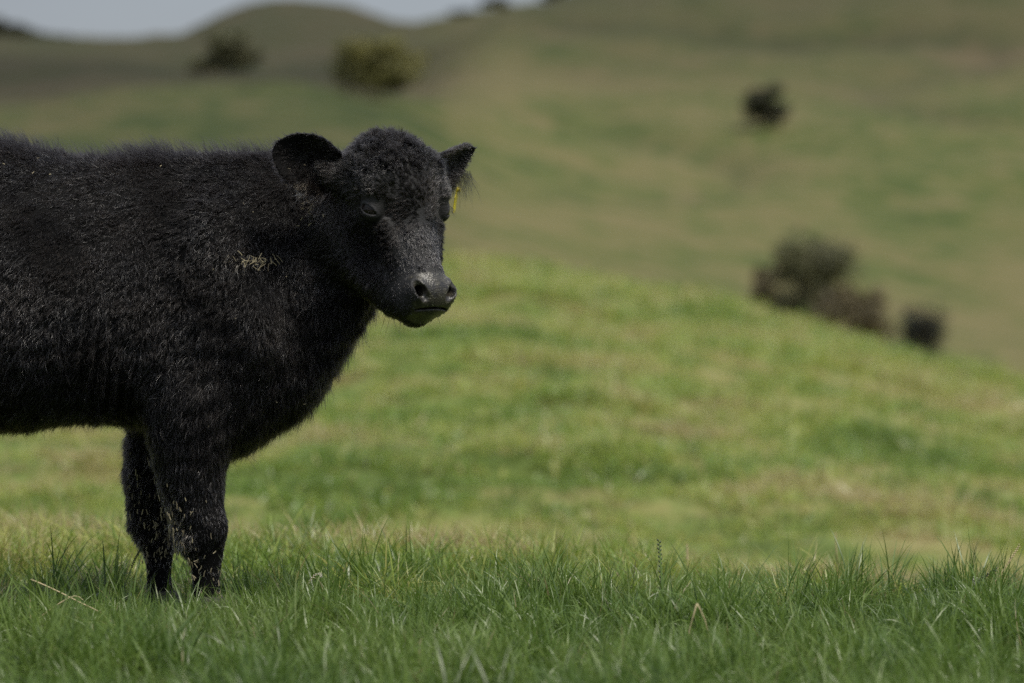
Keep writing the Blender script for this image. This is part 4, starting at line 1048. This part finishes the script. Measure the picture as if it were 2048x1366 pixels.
# yellow ear tag hanging from the far ear
def tag_mesh():
    bm = bmesh.new(); w, h, t = .022, .032, .0012
    prof = [(-w*.35, h), (w*.35, h), (w*.55, h*.45), (w, h*.2), (w, -h*.85), (w*.85, -h), (-w*.85, -h), (-w, -h*.85), (-w, h*.2), (-w*.55, h*.45)]
    vs = [bm.verts.new((x, 0, z)) for x, z in prof]; f = bm.faces.new(vs)
    ex = bmesh.ops.extrude_face_region(bm, geom=[f]); bmesh.ops.translate(bm, vec=(0, t * 2, 0), verts=[v for v in ex['geom'] if isinstance(v, bmesh.types.BMVert)])
    bmesh.ops.recalc_face_normals(bm, faces=bm.faces); bmesh.ops.bevel(bm, geom=list(bm.edges), offset=.0006, segments=1, affect='EDGES')
    me = bpy.data.meshes.new('ear_tag'); bm.to_mesh(me); bm.free(); return me
m, t = nodes('yellow_tag_plastic'); b = N(t, 'ShaderNodeBsdfPrincipled', Roughness=.4); nn = N(t, 'ShaderNodeTexNoise', Scale=40.)
rr2 = N(t, 'ShaderNodeValToRGB'); rr2.color_ramp.elements[0].color = (.62, .50, .01, 1); rr2.color_ramp.elements[1].color = (.80, .68, .03, 1)
t.links.new(nn.outputs['Fac'], rr2.inputs['Fac']); t.links.new(rr2.outputs['Color'], b.inputs['Base Color']); t.links.new(b.outputs[0], N(t, 'ShaderNodeOutputMaterial').inputs['Surface'])
TAGM = m
to = link('ear_tag', tag_mesh(), TAGM, None); to.location = Vector(P(912, 400, .02)); to.rotation_euler = (math.radians(8), math.radians(-4), math.radians(84))
to.parent = cow; to['label'] = 'yellow plastic tag under the far ear'
bm = bmesh.new(); bmesh.ops.create_cone(bm, cap_ends=True, segments=16, radius1=.007, radius2=.0045, depth=.009, matrix=Matrix.Translation((0, -.003, .026)) @ Matrix.Rotation(math.radians(90), 4, 'X'))
me = bpy.data.meshes.new('stud'); bm.to_mesh(me); bm.free(); link('stud', me, TAGM, to)

# hooves
m, t = nodes('hoof_horn'); b = N(t, 'ShaderNodeBsdfPrincipled', Roughness=.8); nn = N(t, 'ShaderNodeTexNoise', Scale=30.)
rr2 = N(t, 'ShaderNodeValToRGB'); rr2.color_ramp.elements[0].color = (.010, .009, .008, 1); rr2.color_ramp.elements[1].color = (.035, .03, .024, 1)
t.links.new(nn.outputs['Fac'], rr2.inputs['Fac']); t.links.new(rr2.outputs['Color'], b.inputs['Base Color']); t.links.new(b.outputs[0], N(t, 'ShaderNodeOutputMaterial').inputs['Surface'])
def hoof_mesh():
    bm = bmesh.new()
    for s_ in (-1, 1):                                            # the two claws
        rings = []
        for z, ln, wd, fx in ((0, .062, .021, .016), (.018, .056, .020, .010), (.04, .044, .017, .002), (.055, .030, .013, -.002)):
            rings.append([bm.verts.new((fx + math.cos(a) * ln * (1.0 if math.cos(a) > 0 else .62), s_ * .021 + math.sin(a) * wd, z)) for a in np.linspace(0, 2 * math.pi, 14, endpoint=False)])
        for a, b_ in zip(rings[:-1], rings[1:]):
            for i in range(14): bm.faces.new((a[i], a[(i+1) % 14], b_[(i+1) % 14], b_[i]))
        bm.faces.new(rings[0][::-1]); bm.faces.new(rings[-1])
    me = bpy.data.meshes.new('hoof'); bm.to_mesh(me); bm.free()
    for p_ in me.polygons: p_.use_smooth = True
    me.materials.append(m); return me
hm = hoof_mesh()
for px, py, dy in ((419, 1222, -.14), (325, 1204, .12), (-432, 1208, -.13), (-502, 1192, .13)):
    q = P(px, py, dy); link('hoof', hm, None, cow, loc=(q[0], q[1], float(ground_z(q[0], q[1])[0])))

# ---------------------------------------------------------------- single stalks standing out of the grass
def stalk_material(name, c1, c2):
    m, t = nodes(name); b = N(t, 'ShaderNodeBsdfPrincipled', Roughness=.6); nn = N(t, 'ShaderNodeTexNoise', Scale=60.)
    q = N(t, 'ShaderNodeValToRGB'); q.color_ramp.elements[0].color = (*c1, 1); q.color_ramp.elements[1].color = (*c2, 1)
    t.links.new(nn.outputs['Fac'], q.inputs['Fac']); t.links.new(q.outputs['Color'], b.inputs['Base Color']); t.links.new(b.outputs[0], N(t, 'ShaderNodeOutputMaterial').inputs['Surface'])
    return m
DRY = stalk_material('dry_straw', (.36, .28, .14), (.55, .46, .28)); GRN = stalk_material('green_stalk', (.03, .045, .02), (.06, .075, .035)); PALE = stalk_material('pale_seed', (.40, .38, .30), (.6, .57, .48))
def smooth_path(pts, n=16):
    pts = np.array(pts, float); u = np.arange(len(pts)); t = np.linspace(0, len(pts) - 1, n)
    return np.stack([spl(t, u, pts[:, i]) for i in range(3)], 1)
def stalk(name, label, knots, dy, rad, mat, seed_from=None, seed_mat=None, sharp=False, group='stalks standing out of the grass', sr=1.0):
    """knots in photo pixels, at depth 9.4+dy; seed_from: fraction where the seed head starts"""
    pts = [P(x, y, dy) for x, y in knots]
    base = pts[0].copy(); base[2] = float(ground_z(base[0], base[1])[0])
    if pts[0][2] > base[2]: pts = [base] + pts
    if sharp:
        dense = [pts[0]]
        for a, b_ in zip(pts[:-1], pts[1:]): dense += [a + (b_ - a) * t for t in (.03, .5, .97)]
        pts = np.array(dense)
    else: pts = smooth_path(pts)
    o = base; root = link(name, None, loc=Vector(o)); tag(root, label, 'grass stalk', group)
    v, f = tube_mesh([pts - o], [np.linspace(rad, rad * .6, len(pts))], 6); link('stem', np_mesh('stem', v, f), mat, root)
    if seed_from is not None:
        r = np.random.default_rng(len(label)); L_ = len(pts); V, F = [], []; cnt = 0
        for i in range(22):
            t = seed_from + (1 - seed_from) * i / 21; j = t * (L_ - 1); j0 = min(int(j), L_ - 2); p0 = pts[j0] + (pts[j0+1] - pts[j0]) * (j - j0) - o
            tn = nrm(pts[j0+1] - pts[j0]); sd_ = nrm(np.cross(tn, [0, 1, .2])) * (1 if i % 2 else -1)
            ax = nrm(tn * .85 + sd_ * .5 + r.normal(size=3) * .1); ln = .0065 * sr; wd = .0015 * sr
            e1 = nrm(np.cross(ax, [0, 1, 0])) * wd; e2 = nrm(np.cross(ax, e1)) * wd; c = p0 + ax * ln * .5
            V += [p0, c + e1, c + e2, c - e1, c - e2, p0 + ax * ln]
            for a, b_ in ((1, 2), (2, 3), (3, 4), (4, 1)): F += [(cnt, cnt + b_, cnt + a), (cnt + 5, cnt + a, cnt + b_)]
            cnt += 6
        link('seed_head', np_mesh('seed_head', np.array(V), np.array(F)), seed_mat or mat, root)
    return root
stalk('seed_stalk', 'upright dark green seed stalk standing alone right of centre', [(1324, 1260), (1323, 1190), (1321, 1130), (1318, 1084)], -.05, .0017, GRN, .35, sr=1.6)
stalk('bent_straw', 'dry straw folded into a sharp peak in the foreground grass', [(1378, 1262), (1394, 1206), (1410, 1240), (1424, 1292)], -1.15, .0018, DRY, sharp=True)
stalk('seed_stalk', 'dark seed stalk leaning right, the longer of the pair near the right edge', [(1895, 1250), (1925, 1210), (1955, 1165), (1990, 1140)], -.1, .0013, GRN, .45, sr=1.5)
stalk('seed_stalk', 'short pale seed stalk beside the dark leaning one near the right edge', [(1916, 1240), (1930, 1200), (1945, 1175), (1950, 1158)], -.05, .0010, GRN, .5, PALE, sr=1.3)
stalk('thin_straw', 'long thin brown straw leaning to the right edge of the photo', [(1920, 1270), (1960, 1200), (2000, 1150), (2038, 1092)], .2, .0013, DRY, .75)
stalk('seed_stalk', 'arching stalk with a whitish seed head right of the front legs', [(598, 1215), (612, 1175), (628, 1152), (640, 1148), (642, 1152)], -.3, .0009, DRY, .45, PALE, sr=.9)
stalk('drooping_straw', 'thin pale straw drooping beside the whitish seed head', [(652, 1215), (646, 1180), (636, 1158), (628, 1156)], -.08, .0006, DRY)
stalk('bent_straw', 'long dry straw slanting down through the grass left of the legs', [(60, 1158), (110, 1180), (160, 1205), (205, 1228), (240, 1262)], -.60, .0019, DRY)
stalk('bent_straw', 'short pale straw slanting up to meet the long dry one at left', [(72, 1248), (100, 1220), (150, 1192), (166, 1200)], -.64, .0019, DRY)
stalk('grass_stem', 'dark stem leaning against the back of the far leg', [(246, 1190), (258, 1150), (270, 1118), (282, 1098)], .0, .0013, GRN, .6)
for px, y0, y1, dx, lab, d in ((1376, 1160, 1088, -2, 'broad pale blurred straw on the far rim of the foreground, behind the dark seed stalk', 1.55),
                         (1200, 1150, 1088, 0, 'faint pale blurred straw on the far rim, left of the dark seed stalk', 1.6),
                         (1674, 1140, 1064, -3, 'tall faint brown blurred straw on the far rim, halfway to the right edge', 1.5),
                         (752, 1125, 1076, -9, 'pale blurred straw leaning left on the far rim, right of the legs', 1.7)):
    stalk('blurred_straw', lab, [(px, y0), (px + dx * .5, (y0 + y1) / 2), (px + dx, y1)], d, .0042 if px == 1376 else .0026, DRY, group='pale straws on the far rim')
stalk('bent_straw', 'short straw stuck in the foreground grass below the folded one', [(1432, 1320), (1440, 1300), (1436, 1285)], -.45, .001, DRY)
